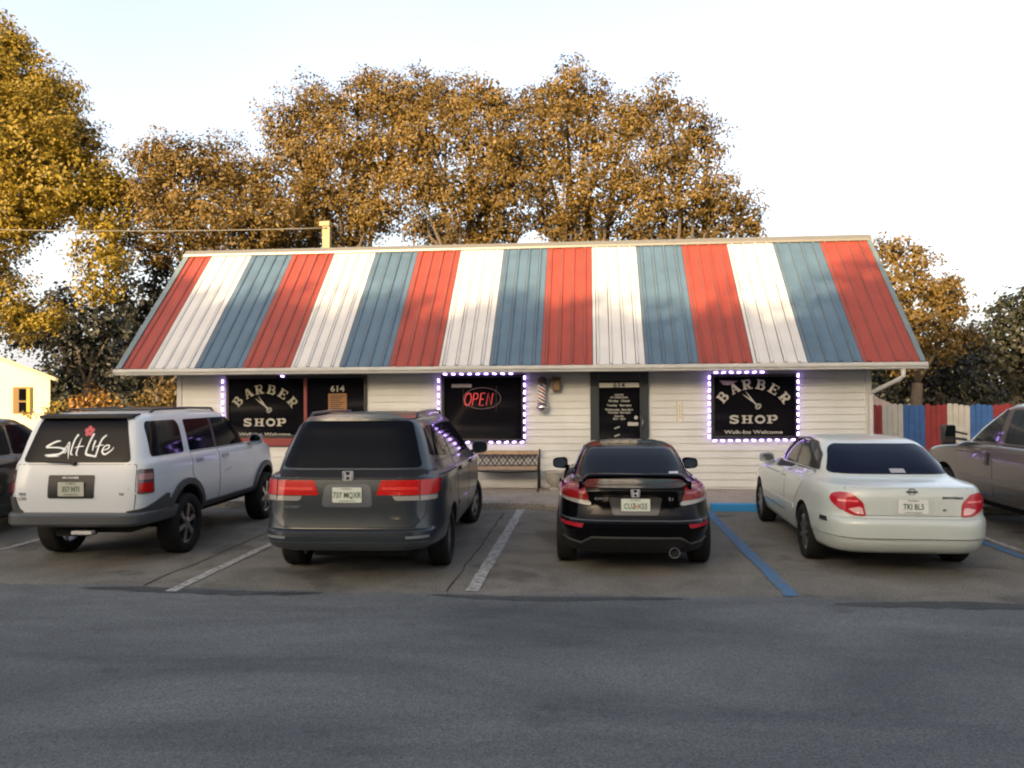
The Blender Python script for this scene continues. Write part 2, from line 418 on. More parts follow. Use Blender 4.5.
# roof panels
RED = mat('red_roof_metal', (.215, .040, .026), .38, noise=(2.5, .10), spec=.5)
WHT = mat('white_roof_metal', (.43, .435, .45), .38, noise=(2.5, .06))
BLU = mat('blue_roof_metal', (.064, .108, .160), .38, noise=(2.5, .12))
b_r, b_l = px_x(920, EY, 365), px_x(541, EY, 367)
sw_ = (b_r - b_l) / 7
def slope_pt(x, t, h=0.0):
    """t 0 at eave .. 1 at ridge, h above the plane"""
    dy, dz = RY - EY, ridge_z - EZ; L = math.hypot(dy, dz)
    return (x, EY + dy * t - dz / L * h, EZ + dz * t + dy / L * h)
edges = [b_r - k * sw_ for k in range(16)]
left_end = RX0 + .12
edges = [e for e in edges if e > left_end + .1] + [left_end]
colors = [RED, BLU, WHT]
SEAM = mat('roof_seam_shadow', (.05, .05, .055), .7)
for k in range(len(edges) - 1):
    x1, x0 = edges[k], edges[k + 1]
    m = colors[k % 3]
    mb = MB(); nrib = max(1, round((x1 - x0) / (sw_ / 4)))
    rw = .03
    prof = [(x0, 0)]
    for r in range(nrib):
        xr = x0 + (x1 - x0) * (r + .5) / nrib - .02
        step = (x1 - x0) / nrib
        # tall narrow rib, then two faint pencil ribs
        prof += [(xr - rw, .001), (xr - rw * .45, .028), (xr + rw * .45, .028), (xr + rw, .001)]
    prof.append((x1, 0))
    segs = 10
    vs = []; wob = [rng.uniform(-.002, .002) for _ in prof]
    for s_ in range(segs + 1):
        t = s_ / segs
        for q, (xx, h) in enumerate(prof):
            vs.append(slope_pt(xx, t, h + .003 * math.sin(t * 9 + k * 2 + q * .7)))
    n = len(prof)
    fs = [(s_ * n + i, s_ * n + i + 1, (s_ + 1) * n + i + 1, (s_ + 1) * n + i) for s_ in range(segs) for i in range(n - 1)]
    mb.add(vs, fs)
    # closing lip at the eave
    mb.add([slope_pt(x0, 0, 0), slope_pt(x1, 0, 0), (x1, EY + .01, EZ - .03), (x0, EY + .01, EZ - .03)], [(0, 1, 2, 3)])
    mb.mi = 1
    for (xx, h) in prof:
        if abs(h - .001) < 1e-6 and prof.index((xx, h)) % 4 == 1 or xx == x0:
            a = slope_pt(xx - .012, .0, .004); b = slope_pt(xx + .004, .0, .004); c = slope_pt(xx + .004, 1, .004); d = slope_pt(xx - .012, 1, .004)
            mb.add([a, b, c, d], [(0, 1, 2, 3)])
    mb.build('roof_panel', [m, SEAM], shop)
# sheathing under the panels and back slope
mb = MB()
th = .05
A = [slope_pt(RX0 + .02, 0, -.02), slope_pt(RX1 - .02, 0, -.02), slope_pt(RX1 - .02, 1, -.02), slope_pt(RX0 + .02, 1, -.02)]
mb.add(A + [(v[0], v[1], v[2] - .08) for v in A], [(0, 1, 2, 3), (7, 6, 5, 4), (0, 4, 5, 1), (1, 5, 6, 2), (2, 6, 7, 3), (3, 7, 4, 0)])
B = [(v[0], 2 * RY - v[1], v[2]) for v in A]
mb.add(B + [(v[0], v[1], v[2] - .08) for v in B], [(3, 2, 1, 0), (4, 5, 6, 7), (0, 1, 5, 4), (1, 2, 6, 5), (2, 3, 7, 6), (3, 0, 4, 7)])
mb.build('roof_deck', mat('roof_back_metal', (.45, .45, .45), .4), shop)
RAKE = mat('slate_trim', (.11, .145, .165), .45, noise=(3, .1))
for xa, xb in ((RX0, left_end), (b_r, RX1)):
    mb = MB()
    vs = [slope_pt(xa, -.004, .03), slope_pt(xb, -.004, .03), slope_pt(xb, 1, .03), slope_pt(xa, 1, .03)]
    lo = [slope_pt(xa, -.004, -.13), slope_pt(xb, -.004, -.01), slope_pt(xb, 1, -.01), slope_pt(xa, 1, -.13)] if xa == RX0 else [slope_pt(xa, -.004, -.01), slope_pt(xb, -.004, -.13), slope_pt(xb, 1, -.13), slope_pt(xa, 1, -.01)]
    mb.add(vs + lo, [(0, 1, 2, 3), (7, 6, 5, 4), (0, 4, 5, 1), (1, 5, 6, 2), (2, 6, 7, 3), (3, 7, 4, 0)])
    mb.build('rake_trim', RAKE, shop)
mb = MB()
c = [(RX0 - .01, RY - .13, ridge_z - .08), (RX0 - .01, RY - .13, ridge_z - .035), (RX0 - .01, RY, ridge_z + .07), (RX0 - .01, RY + .13, ridge_z - .035), (RX0 - .01, RY + .13, ridge_z - .08), (RX0 - .01, RY, ridge_z + .02)]
mb.add(c + [(RX1 + .01, v[1], v[2]) for v in c], [tuple(range(6)), tuple(range(11, 5, -1))] + [(i, (i + 1) % 6, (i + 1) % 6 + 6, i + 6) for i in range(6)])
mb.build('ridge_cap', mat('ridge_metal', (.13, .125, .115), .4), shop)
# fascia, soffit, gutter
mb = MB(); mb.box(RX0 + .05, RX1 - .05, EY + .04, EY + .06, EZ - .13, EZ - .045)
mb.build('fascia', M_trimwhite, shop)
mb = MB(); mb.box(RX0 + .05, RX1 - .05, EY + .062, WY - .003, EZ - .122, EZ - .106)
mb.build('soffit', mat('soffit_paint', (.6, .57, .5), .6), shop)
mb = MB(); gz = EZ - .128
gp = [(0, .002), (-.075, .002), (-.085, .03), (-.11, .06), (-.115, .105), (-.105, .115), (-.1, .108), (-.1, .062), (-.076, .034), (-.068, .012), (-.008, .012), (0, .115)]
x0, x1 = RX0 - .02, RX1 + .02
vs = [(x0, EY + .037 + a, gz + b) for a, b in gp] + [(x1, EY + .037 + a, gz + b) for a, b in gp]; n = len(gp)
mb.add(vs, [(i, (i + 1) % n, (i + 1) % n + n, i + n) for i in range(n)])
for xx in (x0, x1 - .004): mb.prism([(0, 0)] * 0 or [(xx, gz), (xx + .004, gz), (xx + .004, gz + .112), (xx, gz + .112)], EY - .075, EY + .036)
mb.build('gutter', M_trimwhite, shop)
# downspout
dx = px_x(904, EY - .02)
mb = MB(); mb.smooth = False
y_ = EY + .0
mb.tube([(dx, y_, gz + .01), (dx, y_, gz - .13), (dx - .05, y_ + .06, gz - .19), (XW1 + .06, WY - .07, gz - .42), (XW1 + .03, WY - .07, gz - .50), (XW1 + .03, WY - .07, SW + .06), (XW1 + .03, WY - .2, SW + .03)], .042, 8)
mb.build('downspout', M_trimwhite, shop)

M_redframe = mat('red_window_trim', (.16, .015, .018), .5)
def window(px0, py0, px1, py1, split=None, redsill=False):
    a, b = P(px0, py0, WY - .05), P(px1, py1, WY - .05)
    x0, x1, z0, z1 = a.x, b.x, b.z, a.z
    fwid = .06
    mb = MB()
    mb.box(x0, x0 + fwid, WY - .06, WY - .003, z0, z1, .006); mb.box(x1 - fwid, x1, WY - .06, WY - .003, z0, z1, .006)
    mb.box(x0 + fwid + .001, x1 - fwid - .001, WY - .058, WY - .003, z0, z0 + fwid, .006); mb.box(x0 + fwid + .001, x1 - fwid - .001, WY - .058, WY - .003, z1 - fwid, z1, .006)
    f = mb.build('window', M_black, shop)
    if split is not None:
        xs = P(split, py0, WY - .05).x
        mb = MB(); mb.box(xs - .035, xs + .035, WY - .064, WY - .012, z0 + fwid + .002, z1 - fwid - .002, .006); m_ = mb.build('mullion', M_redframe, f)
        segs = [(x0 + fwid, xs - .034), (xs + .034, x1 - fwid)]
    else: segs = [(x0 + fwid, x1 - fwid)]
    for s0, s1 in segs:
        mb = MB(); mb.box(s0, s1, WY - .036, WY - .03, z0 + fwid, z1 - fwid); mb.build('pane', M_pane, f)
    if redsill:
        mb = MB(); mb.box(x0 - .04, x1 + .02, WY - .10, WY - .004, z0 - .16, z0 - .003, .008); mb.build('sill', M_redframe, f)
    return f, x0, x1, z0, z1
def sign(parent, cx, scz, s=1.0, dim=False):
    """the arched lettering, scissors and two straight lines; s = metres per unit"""
    ml = M_letter
    Y = WY - .038
    mb = MB(); rad = .775 * s; cz = scz - .10 * s
    for ch, ang in zip('BARBER', (47, 26.5, 8.5, -11, -30, -49)):
        a = R(90 + ang); glyph(mb, ch, cx + rad * math.cos(a), cz + rad * math.sin(a), .185 * s, .185 * s, R(ang * 1.05), Y)
    mb.build('arched_lettering', mat('dim_cream_letters', (.20, .195, .15), .6) if dim else ml, parent)
    mb = MB()
    for ch, dx_ in zip('SHOP', (-.36, -.12, .125, .355)):
        glyph(mb, ch, cx + dx_ * s, scz, .215 * s, .15 * s, 0, Y)
    mb.build('straight_lettering', ml, parent)
    mb = MB(); add_text(mb, 'Walk-Ins Welcome', .095 * s, cx, Y, scz - .245 * s, sx=1.45, bold=.002, thick=.001)
    mb.build('lower_lettering', ml, parent)
    mb = MB()
    c0 = Vector((cx + .02 * s, cz + .42 * s))
    for sg in (1, -1):
        d = Vector((-.62 + .09 * sg, .62 + .09 * sg)).normalized()
        n = Vector((-d.y, d.x))
        vs, fs = ribbon([tuple(c0 - d * .05 * s), tuple(c0 + d * .12 * s), tuple(c0 + d * .27 * s)], [.022 * s, .026 * s, .004 * s]); mb.add([(v.x, Y - .0005 * sg, v.y) for v in vs], fs)
        e = c0 - d * .10 * s - n * .03 * sg * s
        vs, fs = ribbon(arc(e.x, e.y, .04 * s, .04 * s, 0, 360, 14), .014 * s); mb.add([(v.x, Y - .0005 * sg, v.y) for v in vs], fs)
    mb.build('scissors_decal', mat('grey_vinyl', (.3, .3, .28), .6), parent)

w1, ax0, ax1, az0, az1 = window(226, 376, 367, 438, split=305.5, redsill=True)
w2, bx0, bx1, bz0, bz1 = window(441, 375, 525, 442)
w3, cx0, cx1, cz0, cz1 = window(711, 374, 799, 439)
cxm = P(753, 419, WY).x; sz = P(753, 419.3, WY).z
sign(w3, cxm, sz)
cxl = P(265.5, 422, WY).x; szl = P(265.5, 422.3, WY).z
sign(w1, cxl, szl, dim=True)
mb = MB(); g614 = P(338, 389, WY)
add_text(mb, '614', .17, g614.x, WY - .038, g614.z, sx=1.15, bold=.004, thick=.001); mb.build('street_number', M_letter, w1)
mb = MB(); g = P(337.5, 402, WY - .04)
mb.box(g.x - .19, g.x + .19, WY - .042, WY - .038, g.z - .22, g.z + .17)
mb.build('paper_notice', mat('brown_paper', (.22, .11, .045), .8), w1)
mb = MB()
for k in range(7):
    mb.box(g.x - .15, g.x + .15 - .05 * (k % 3), WY - .045, WY - .0425, g.z + .11 - k * .042, g.z + .13 - k * .042)
mb.build('notice_writing', mat('dark_ink', (.05, .03, .02), .8), w1)
# small placard behind the glass in the middle window and on the right window
mb = MB(); g = P(462, 386, WY); mb.box(g.x - .2, g.x + .2, WY - .041, WY - .0375, g.z - .03, g.z + .035)
mb.build('placard', mat('grey_card', (.28, .27, .25), .7), w2)
mb = MB(); g = P(729, 383, WY)
mb.prism([(g.x - .19, g.z + .05), (g.x - .12, g.z - .03), (g.x - .02, g.z - .045), (g.x + .16, g.z + .035)], WY - .041, WY - .0375)
mb.build('placard', mat('pink_grey_card', (.26, .19, .20), .7), w3)

# neon sign in the middle window
ng = P(480.5, 399.3, WY)
neon = thing('neon_sign', 'red neon open sign inside an oval ring in the middle window', 'sign', (ng.x, WY - .05, ng.z - .25))
RN = mat('red_neon', (.5, .05, .05), .4, emit=(1, .09, .11), es=.13)
RNb = mat('dim_pink_neon', (.12, .08, .10), .4, emit=(.6, .2, .28), es=.010)
mb = MB(); s_ = .0185
K = lambda pts: [(ng.x + a * s_, WY - .058, ng.z + b * s_) for a, b in pts]
sh = lambda pts, dx_: [(a + dx_ + b * .16, b) for a, b in pts]
for pts in (arc(-13, 0, 3.4, 6.6, 0, 360, 20), ):
    mb.tube(K(sh(pts, 0)), .0105, 6)
mb.tube(K(sh([(-7.5, -6.6), (-7.5, 6.4), (-4.5, 6.4), (-2.8, 5), (-2.8, 1.6), (-4.3, .1), (-7.3, .1)], 0)), .0105, 6)
mb.tube(K(sh([(4.5, 6.4), (.2, 6.4), (.2, -6.4), (4.5, -6.4)], 0)), .0105, 6); mb.tube(K(sh([(.4, .2), (3.8, .2)], 0)), .0105, 6)
mb.tube(K(sh([(7.6, -6.4), (7.6, 6.4), (12.8, -6.2), (12.8, 6.4)], 0)), .0105, 6)
mb.build('letter_tubes', RN, neon, smooth=True)
mb = MB(); mb.tube([(ng.x + .04 + .37 * math.cos(a), WY - .052, ng.z + .02 + .21 * math.sin(a)) for a in np.linspace(0, 2 * PI, 40)], .006, 6, cap=False)
mb.build('oval_tube', RNb, neon, smooth=True)
mb = MB(); mb.box(ng.x - .345, ng.x - .330, WY - .048, WY - .037, ng.z - .24, ng.z + .25); mb.build('mounting_bar', M_blackmatte, neon); mb = MB(); mb.box(ng.x + .31, ng.x + .325, WY - .048, WY - .037, ng.z - .24, ng.z + .25)
mb.build('mounting_bar', M_blackmatte, neon)

# LED strings
LED = mat('violet_led', (.8, .75, 1), .4, emit=(.50, .30, 1.0), es=6.0)
def led_string(rows, label):
    """rows = list of ((px,py),(px,py),count)"""
    first = P(*rows[0][0], WY - .08)
    t = thing('light_string', label, 'string lights', (first.x, WY - .07, first.z), 0, 'violet light strings around the shop windows')
    for a, b, n in rows:
        wire = MB()
        A_, B_ = P(*a, WY - .075), P(*b, WY - .075)
        wire.tube([A_ + Vector((0, .008, 0)), B_ + Vector((0, .008, 0))], .005, 5); wire.build('wire', M_blackmatte, t)
        d = (B_ - A_); horiz = abs(d.x) > abs(d.z)
        for k in range(n):
            p = A_ + d * ((k + .5) / n)
            if a[1] == 0: pass
            hx, hz = (.036, .013) if horiz else (.016, .035)
            tl = rng.uniform(-.35, .35)
            m = MB(); m.box(p.x - hx, p.x + hx, p.y - .012, p.y + .004, p.z - hz, p.z + hz, .008, rot=Matrix.Rotation(tl * (.6 if horiz else .5), 3, 'Y'))
            m.build('bulb', LED, t)
    return t
led_string([((222.5, 378), (222.5, 441), 9), ((224, 443), (304, 442.5), 11), ((278, 376.2), (287, 376.2), 1)], 'violet light string down the left edge of the leftmost shop window')
led_string([((438.5, 377), (438.5, 443), 9), ((441, 374.3), (515, 373.6), 9), ((524.5, 374), (524.5, 440), 9), ((441, 442.5), (526, 442), 11)], 'violet light string framing the window with the red neon sign')
led_string([((709.3, 374), (709.3, 440), 10), ((712, 372.6), (766, 372), 7), ((798, 372), (798, 437), 10), ((711, 440.8), (797, 439.6), 11)], 'violet light string framing the sign window right of the shop door')

# door
a, b = P(590, 373, WY - .05), P(649.5, 486, WY - .05)
dx0, dx1, dz0, dz1 = a.x, b.x, SW + .001, EZ - .125
FR = mat('dark_slate_frame', (.022, .028, .035), .35)
mb = MB(); fwid = .17
mb.box(dx0, dx0 + fwid, WY - .07, WY - .003, dz0, dz1, .008); mb.box(dx1 - fwid, dx1, WY - .07, WY - .003, dz0, dz1, .008)
mb.box(dx0 + fwid + .001, dx1 - fwid - .001, WY - .068, WY - .003, dz1 - .17, dz1, .008)
mb.box(dx0 + fwid + .001, dx1 - fwid - .001, WY - .066, WY - .003, dz0, dz0 + .28, .008)
door = mb.build('door', FR, shop)
mb = MB(); mb.box(dx0 + fwid, dx1 - fwid, WY - .04, WY - .033, dz0 + .27, dz1 - .16); mb.build('pane', M_pane, door)
g = P(619, 385, WY - .04); mb = MB(); mb.box(g.x - .385, g.x + .385, WY - .046, WY - .041, g.z - .045, g.z + .045)
mb.build('number_strip', mat('pale_strip', (.50, .50, .45), .6), door)
mb = MB(); add_text(mb, '614', .125, g.x, WY - .048, g.z - .01, sx=1.25, bold=.003, thick=.001); mb.build('street_number', M_black, door)
mb = MB(); g0 = P(619, 395, WY - .04)
for k, (t_, s2, off) in enumerate((('HOURS', .055, 0), ('OF OPERATION', .05, .05), ('Monday   Closed', .062, .115), ('Tuesday   8am-6pm', .062, .20), ('Wednesday  8am-6pm', .062, .285), ('Thursday  8am-6pm', .058, .34), ('Saturday', .055, .41), ('8am - 3pm', .058, .46))):
    add_text(mb, t_, s2, g0.x, WY - .043, g0.z - off, sx=.95, bold=.0012, thick=.0008)
g = P(617, 427.5, WY - .04)
for q in (0, .15):
    vs, fs = ribbon([(g.x - .05, g.z - .02 - q), (g.x + .05, g.z + .015 - q)], .022); mb.add([(v.x, WY - .043, v.y) for v in vs], fs)
mb.build('door_lettering', mat('grey_letters', (.30, .30, .28), .6), door)
g = P(636, 417.5, WY - .04); mb = MB(); mb.lathe([(.036, -.002), (.036, .002)], 'y', (g.x, WY - .045, g.z), 18); mb.build('round_sticker', M_letter, door)
g = P(633, 424, WY - .04); mb = MB(); mb.box(g.x - .10, g.x + .10, WY - .046, WY - .041, g.z - .034, g.z + .034); mb.build('mail_sticker', M_letter, door)
g = P(642.5, 418, WY - .07); mb = MB(); mb.tube([(g.x, WY - .07, g.z), (g.x, WY - .12, g.z), (g.x + .0, WY - .12, g.z - .22), (g.x, WY - .07, g.z - .22)], .011, 8); mb.build('handle', mat('dull_metal', (.2, .2, .2), .35, 1), door, smooth=True)
mb = MB(); mb.box(dx0 - .03, dx1 + .03, WY - .16, WY - .004, SW + .0005, SW + .03, .006); mb.build('threshold', mat('grey_metal', (.25, .25, .25), .4, .8), shop)

# service mast on the roof with a drop line
g = P(327, 235, RY + .3)
mb = MB(); mb.box(g.x - .085, g.x + .085, RY + .22, RY + .38, ridge_z - .1, P(327, 226, RY + .3).z); mb.box(g.x - .15, g.x + .10, RY + .18, RY + .42, P(327, 227, RY + .3).z, P(327, 222, RY + .3).z, .02)
mb.build('vent_pipe', mat('tan_painted_wood', (.26, .20, .10), .7, noise=(9, .15)), shop)
pole = thing('utility_pole', 'wooden utility pole carrying the drop line to the shop roof', 'pole', (-33, 21, 0))
mb = MB(); mb.tube([(-33, 21, -.1), (-33, 21, 5), (-33, 21, 9.2)], [.17, .15, .12], 12); mb.build('shaft', M_wood, pole)
mb = MB(); mb.box(-34.0, -32, 20.93, 21.07, 8.4, 8.55); mb.build('crossarm', M_wood, pole)
A_ = P(327, 228, RY + .2); B_ = Vector((-33, 21, 8.3))
pts = [A_.lerp(B_, t) - Vector((0, 0, .9 * 4 * t * (1 - t) * .5)) for t in np.linspace(0, 1, 30)]
mb = MB(); mb.tube(pts, .014, 6)
tag(mb.build('power_line', mat('cable_grey', (.09, .08, .065), .6), smooth=True), 'thin grey power line sagging from the left to the roof post', 'cable')

# barber pole
g = P(542, 394, WY - .15); gt, gb = P(542, 376.5, WY - .15).z, P(542, 412, WY - .15).z
bpole = thing('barber_pole', 'small striped barber pole on the wall beside the open sign window', 'barber pole', (g.x, WY - .02, gb))
Ym = WY - .15; H_ = gt - gb
mb = MB(); mb.lathe([(.025, gb + 0), (.07, gb + .02), (.105, gb + .06), (.11, gb + .10), (.085, gb + .14), (.10, gb + .16), (.10, gb + .18)], 'z', (g.x, Ym, 0), 24)
mb.box(g.x - .03, g.x + .03, Ym + .05, WY - .02, gb + .06, gb + .1)
mb.build('bottom_cap', mat('worn_chrome', (.45, .43, .42), .25, 1), bpole, smooth=True, angle=40)
mb = MB(); mb.lathe([(.10, gt - .16), (.10, gt - .135), (.085, gt - .12), (.105, gt - .09), (.09, gt - .04), (.05, gt - .01), (.02, gt)], 'z', (g.x, Ym, 0), 24)
mb.box(g.x - .03, g.x + .03, Ym + .05, WY - .02, gt - .12, gt - .08)
mb.build('top_cap', mat('dark_bronze', (.10, .09, .085), .35, .8), bpole, smooth=True, angle=40)
mb = MB(); mb.smooth = True; n, k2 = 36, 30; z0_, z1_ = gb + .18, gt - .16
vs = [(g.x + .078 * math.cos(2 * PI * i / n), Ym + .078 * math.sin(2 * PI * i / n), z0_ + (z1_ - z0_) * j / k2) for j in range(k2 + 1) for i in range(n)]
mb.add(vs, [])
for j in range(k2):
    for i in range(n):
        ph = (i / n * 2 + j / k2 * 2.6) % 1.0 * 4
        mb.mi = 0 if (ph < 1 or 2 <= ph < 3) else (1 if ph < 2 else 2)
        mb.f.append([j * n + i, j * n + (i + 1) % n, (j + 1) * n + (i + 1) % n, (j + 1) * n + i]); mb.m.append(mb.mi); mb.sm.append(True)
mb.build('striped_cylinder', [mat('pole_white', (.62, .58, .55), .2), mat('pole_red', (.20, .03, .03), .2), mat('pole_blue', (.03, .035, .08), .2)], bpole)
# wall lantern box
g = P(556.5, 384.5, WY - .1); hh = P(556, 377.5, WY - .1).z - g.z
lan = thing('wall_lantern', 'small brown wall lantern box beside the barber pole', 'lantern', (g.x, WY - .02, g.z - hh))
mb = MB(); mb.box(g.x - .075, g.x + .075, WY - .15, WY - .02, g.z - hh, g.z + hh, .008); mb.box(g.x - .09, g.x + .09, WY - .165, WY - .021, g.z + hh - .03, g.z + hh + .012, .005)
mb.build('housing', mat('rust_brown_metal', (.10, .05, .03), .5, noise=(20, .3)), lan)
mb = MB(); mb.box(g.x - .05, g.x + .05, WY - .157, WY - .149, g.z - hh + .04, g.z + hh - .06); mb.build('glass', mat('amber_glass', (.20, .13, .08), .3), lan)
# weathered thermometer plate on the wall
g = P(679.5, 412, WY); hh = P(679, 401.5, WY).z - g.z
th_ = thing('wall_thermometer', 'narrow pale plate thermometer hung right of the shop door', 'thermometer', (g.x, WY - .02, g.z - hh))
mb = MB(); mb.box(g.x - .06, g.x + .06, WY - .035, WY - .021, g.z - hh, g.z + hh, .005); mb.build('plate', mat('faded_plate', (.55, .52, .45), .6, noise=(30, .12)), th_)
mb = MB(); mb.tube([(g.x, WY - .04, g.z - hh + .07), (g.x, WY - .04, g.z + hh - .05)], .006, 6)
for k in range(7): mb.box(g.x + .015, g.x + .04, WY - .038, WY - .0352, g.z - hh + .08 + k * .045, g.z - hh + .085 + k * .045)
for xx in (-.055, .045): mb.box(g.x + xx, g.x + xx + .01, WY - .0385, WY - .0352, g.z - hh + .01, g.z + hh - .01)
mb.build('scale', mat('scale_grey', (.22, .20, .17), .5), th_)

# ------------------------------------------------------------------ bench
bl, br = P(474, 470, WY - .5), P(537, 470, WY - .5)
bxm = (bl.x + br.x) / 2; bw = (br.x - bl.x) / 2 + .03
bench = thing('park_bench', 'iron and wood bench with lattice back under the open sign window', 'bench', (bxm, WY - .42, SW))
YB = WY - .42; SH = .42; ztop = P(505, 451, WY - .2).z
seat_z = SW + SH
mb = MB()
for k in range(4): mb.box(bxm - bw + .03, bxm + bw - .03, YB - .24 + k * .115, YB - .24 + k * .115 + .10, seat_z - .012, seat_z + .012, .005)
mb.build('seat', M_wood, bench)
mb = MB(); yb = YB + .26
mb.box(bxm - bw + .03, bxm + bw - .03, yb + .03, yb + .055, ztop - .075, ztop, .006)
mb.box(bxm - bw + .03, bxm + bw - .03, yb, yb + .025, ztop - .37, ztop - .30, .006)
mb.build('back_rail', M_wood, bench)
mb = MB(); zc0, zc1 = ztop - .30, ztop - .075; ym = yb + .03
xa, xb = bxm - bw + .06, bxm + bw - .06
for zz in (zc0 + .008, zc1 - .008): mb.tube([(xa, ym, zz), (xb, ym, zz)], .008, 6)
ncell = 7; cw = (xb - xa) / ncell
for k in range(ncell):
    x0_ = xa + k * cw
    mb.tube([(x0_, ym, zc0), (x0_ + cw, ym, zc1)], .011, 5); mb.tube([(x0_ + cw, ym, zc0), (x0_, ym, zc1)], .011, 5)
    mb.tube([(x0_ + cw / 2, ym, zc0), (x0_ + cw, ym, (zc0 + zc1) / 2), (x0_ + cw / 2, ym, zc1), (x0_, ym, (zc0 + zc1) / 2), (x0_ + cw / 2, ym, zc0)], .006, 5)
mb.build('lattice', M_iron, bench)
for sx in (-1, 1):
    X = bxm + sx * bw
    mb = MB()
    mb.tube([(X, YB - .26, SW), (X, YB - .22, SW + .2), (X, YB - .25, seat_z - .02), (X, YB + .2, seat_z - .02), (X, YB + .24, SW + .18), (X, YB + .30, SW)], .017, 8)
    mb.tube([(X, YB + .2, seat_z - .02), (X, YB + .27, seat_z + .2), (X, YB + .30, ztop + .03)], .017, 8)
    mb.tube([(X, YB - .2, seat_z), (X, YB - .23, seat_z + .19), (X, YB + .0, seat_z + .22), (X, YB + .26, seat_z + .17)], .014, 8)
    mb.build('leg', M_iron, bench, smooth=True)
mb = MB(); mb.tube([(bxm - bw, YB, seat_z - .05), (bxm, YB, seat_z - .09), (bxm + bw, YB, seat_z - .05)], .010, 6); mb.build('stretcher', M_iron, bench)

# planter urn
g = P(556, 489, WY - .45)
urn = thing('planter_urn', 'squat grey concrete planter beside the black coupe', 'planter', (g.x, WY - .45, SW))
mb = MB(); c = (g.x, WY - .45, SW)
mb.lathe([(.13, 0), (.14, .03), (.09, .06), (.10, .09), (.17, .17), (.205, .27), (.215, .33), (.235, .34), (.235, .37), (.20, .37), (.185, .32), (.01, .31)], 'z', c, 28)
mb.build('bowl', mat('urn_concrete', (.25, .24, .21), .85, noise=(8, .15), bump=(60, .3)), urn, smooth=True, angle=40)
mb = MB(); mb.lathe([(.185, .322), (.1, .335), (.01, .34)], 'z', c, 20); mb.build('soil', mat('soil', (.05, .035, .02), 1), urn)
# wheel stop
a = G(545, 511)
stop = thing('wheel_stop', 'grey concrete wheel stop at the nose of the black coupe', 'wheel stop', (a.x + .9, a.y + .08, 0))
mb = MB(); pr = [(-.08, .004), (-.075, .07), (-.05, .11), (.05, .11), (.075, .07), (.08, .004)]
n = len(pr); X0, X1 = a.x, a.x + 1.8
for (xs_, xe) in ((X0, X1),):
    vs = [(xs_ + (.0 if z < .02 else .02), a.y + .08 + y, z) for y, z in pr] + [(xe - (.0 if z < .02 else .02), a.y + .08 + y, z) for y, z in pr]
    mb.add(vs, [(i, (i + 1) % n, (i + 1) % n + n, i + n) for i in range(n)] + [tuple(range(n)), tuple(range(2 * n - 1, n - 1, -1))])
mb.build('block', M_concrete, stop)
mb = MB()
for xx in (X0 + .3, X1 - .3): mb.lathe([(.018, .108), (.018, .115)], 'z', (xx, a.y + .08, 0), 10)
mb.build('anchor_bolt', M_iron, stop)

# ------------------------------------------------------------------ painted fence on the right
FY = 19.6
f0 = P(871, 404, FY); ftop = P(905, 404.5, FY).z
FR_ = mat('fence_red', (.22, .018, .018), .7, noise=(5, .2)); FW_ = mat('fence_white', (.42, .40, .36), .7, noise=(5, .12)); FB_ = mat('fence_blue', (.025, .09, .26), .7, noise=(5, .2))
fence = thing('picket_fence', 'board fence painted in red white and blue sections beyond the shop', 'fence', (f0.x, FY, 0))
secs = [(863, 882, FR_), (882, 903, FW_), (903, 925, FB_), (925, 947, FR_), (947, 970, FW_), (970, 993, FB_), (993, 1016, FR_), (1016, 1040, FW_), (1040, 1064, FB_), (1064, 1088, FR_), (1088, 1112, FW_)]
for p0, p1, m in secs:
    x0_, x1_ = px_x(p0, FY), px_x(p1, FY); nb = 4; bwid = (x1_ - x0_) / nb
    for k in range(nb):
        xa, xb = x0_ + k * bwid + .004, x0_ + (k + 1) * bwid - .004; zt = ftop + rng.uniform(-.03, .03); ch = .03
        mb = MB(); mb.prism([(xa, .02), (xb, .02), (xb, zt - ch), (xb - ch, zt), (xa + ch, zt), (xa, zt - ch)], FY + rng.uniform(-.004, .004), FY + .02)
        mb.build('fence_board', m, fence)
mb = MB(); X1_ = px_x(1112, FY); X0_ = px_x(863, FY)
for zz in (.35, .9, ftop - .2): mb.box(X0_, X1_, FY + .026, FY + .065, zz, zz + .09)
mb.build('rail', M_wood, fence)
for k in range(6):
    xx = X0_ + .1 + k * 2.0; mb = MB(); mb.box(xx, xx + .09, FY + .067, FY + .16, -.03, ftop - .05); mb.build('post', M_wood, fence)
# pale curved top section behind the fence start
mb = MB()
xs0, xs1 = px_x(864, FY + .5), px_x(893, FY + .5); zt0 = P(868, 396, FY + .5).z
N = 8
for k in range(N):
    xa = xs0 + (xs1 - xs0) * k / N; xb = xs0 + (xs1 - xs0) * (k + 1) / N - .006; f_ = (k + .5) / N
    zt = ftop + (zt0 - ftop) * (1 - f_ ** 2.2)
    mb.prism([(xa, .02), (xb, .02), (xb, zt - .02), (xa, zt)], FY + .5, FY + .52)
gobj = mb.build('garden_gate', mat('faded_pink_white', (.48, .36, .32), .7, noise=(4, .15)))
tag(gobj, 'faded pinkish curved top gate just behind the start of the painted fence', 'gate')

# ------------------------------------------------------------------ far white house on the left
HY = 32.0
hr = px_x(50, HY, 400); er = P(57, 381, HY - .3)
house = thing('white_house', 'sunlit cream house with a low gable at the far left', 'house', (hr, HY, 0), R(36))
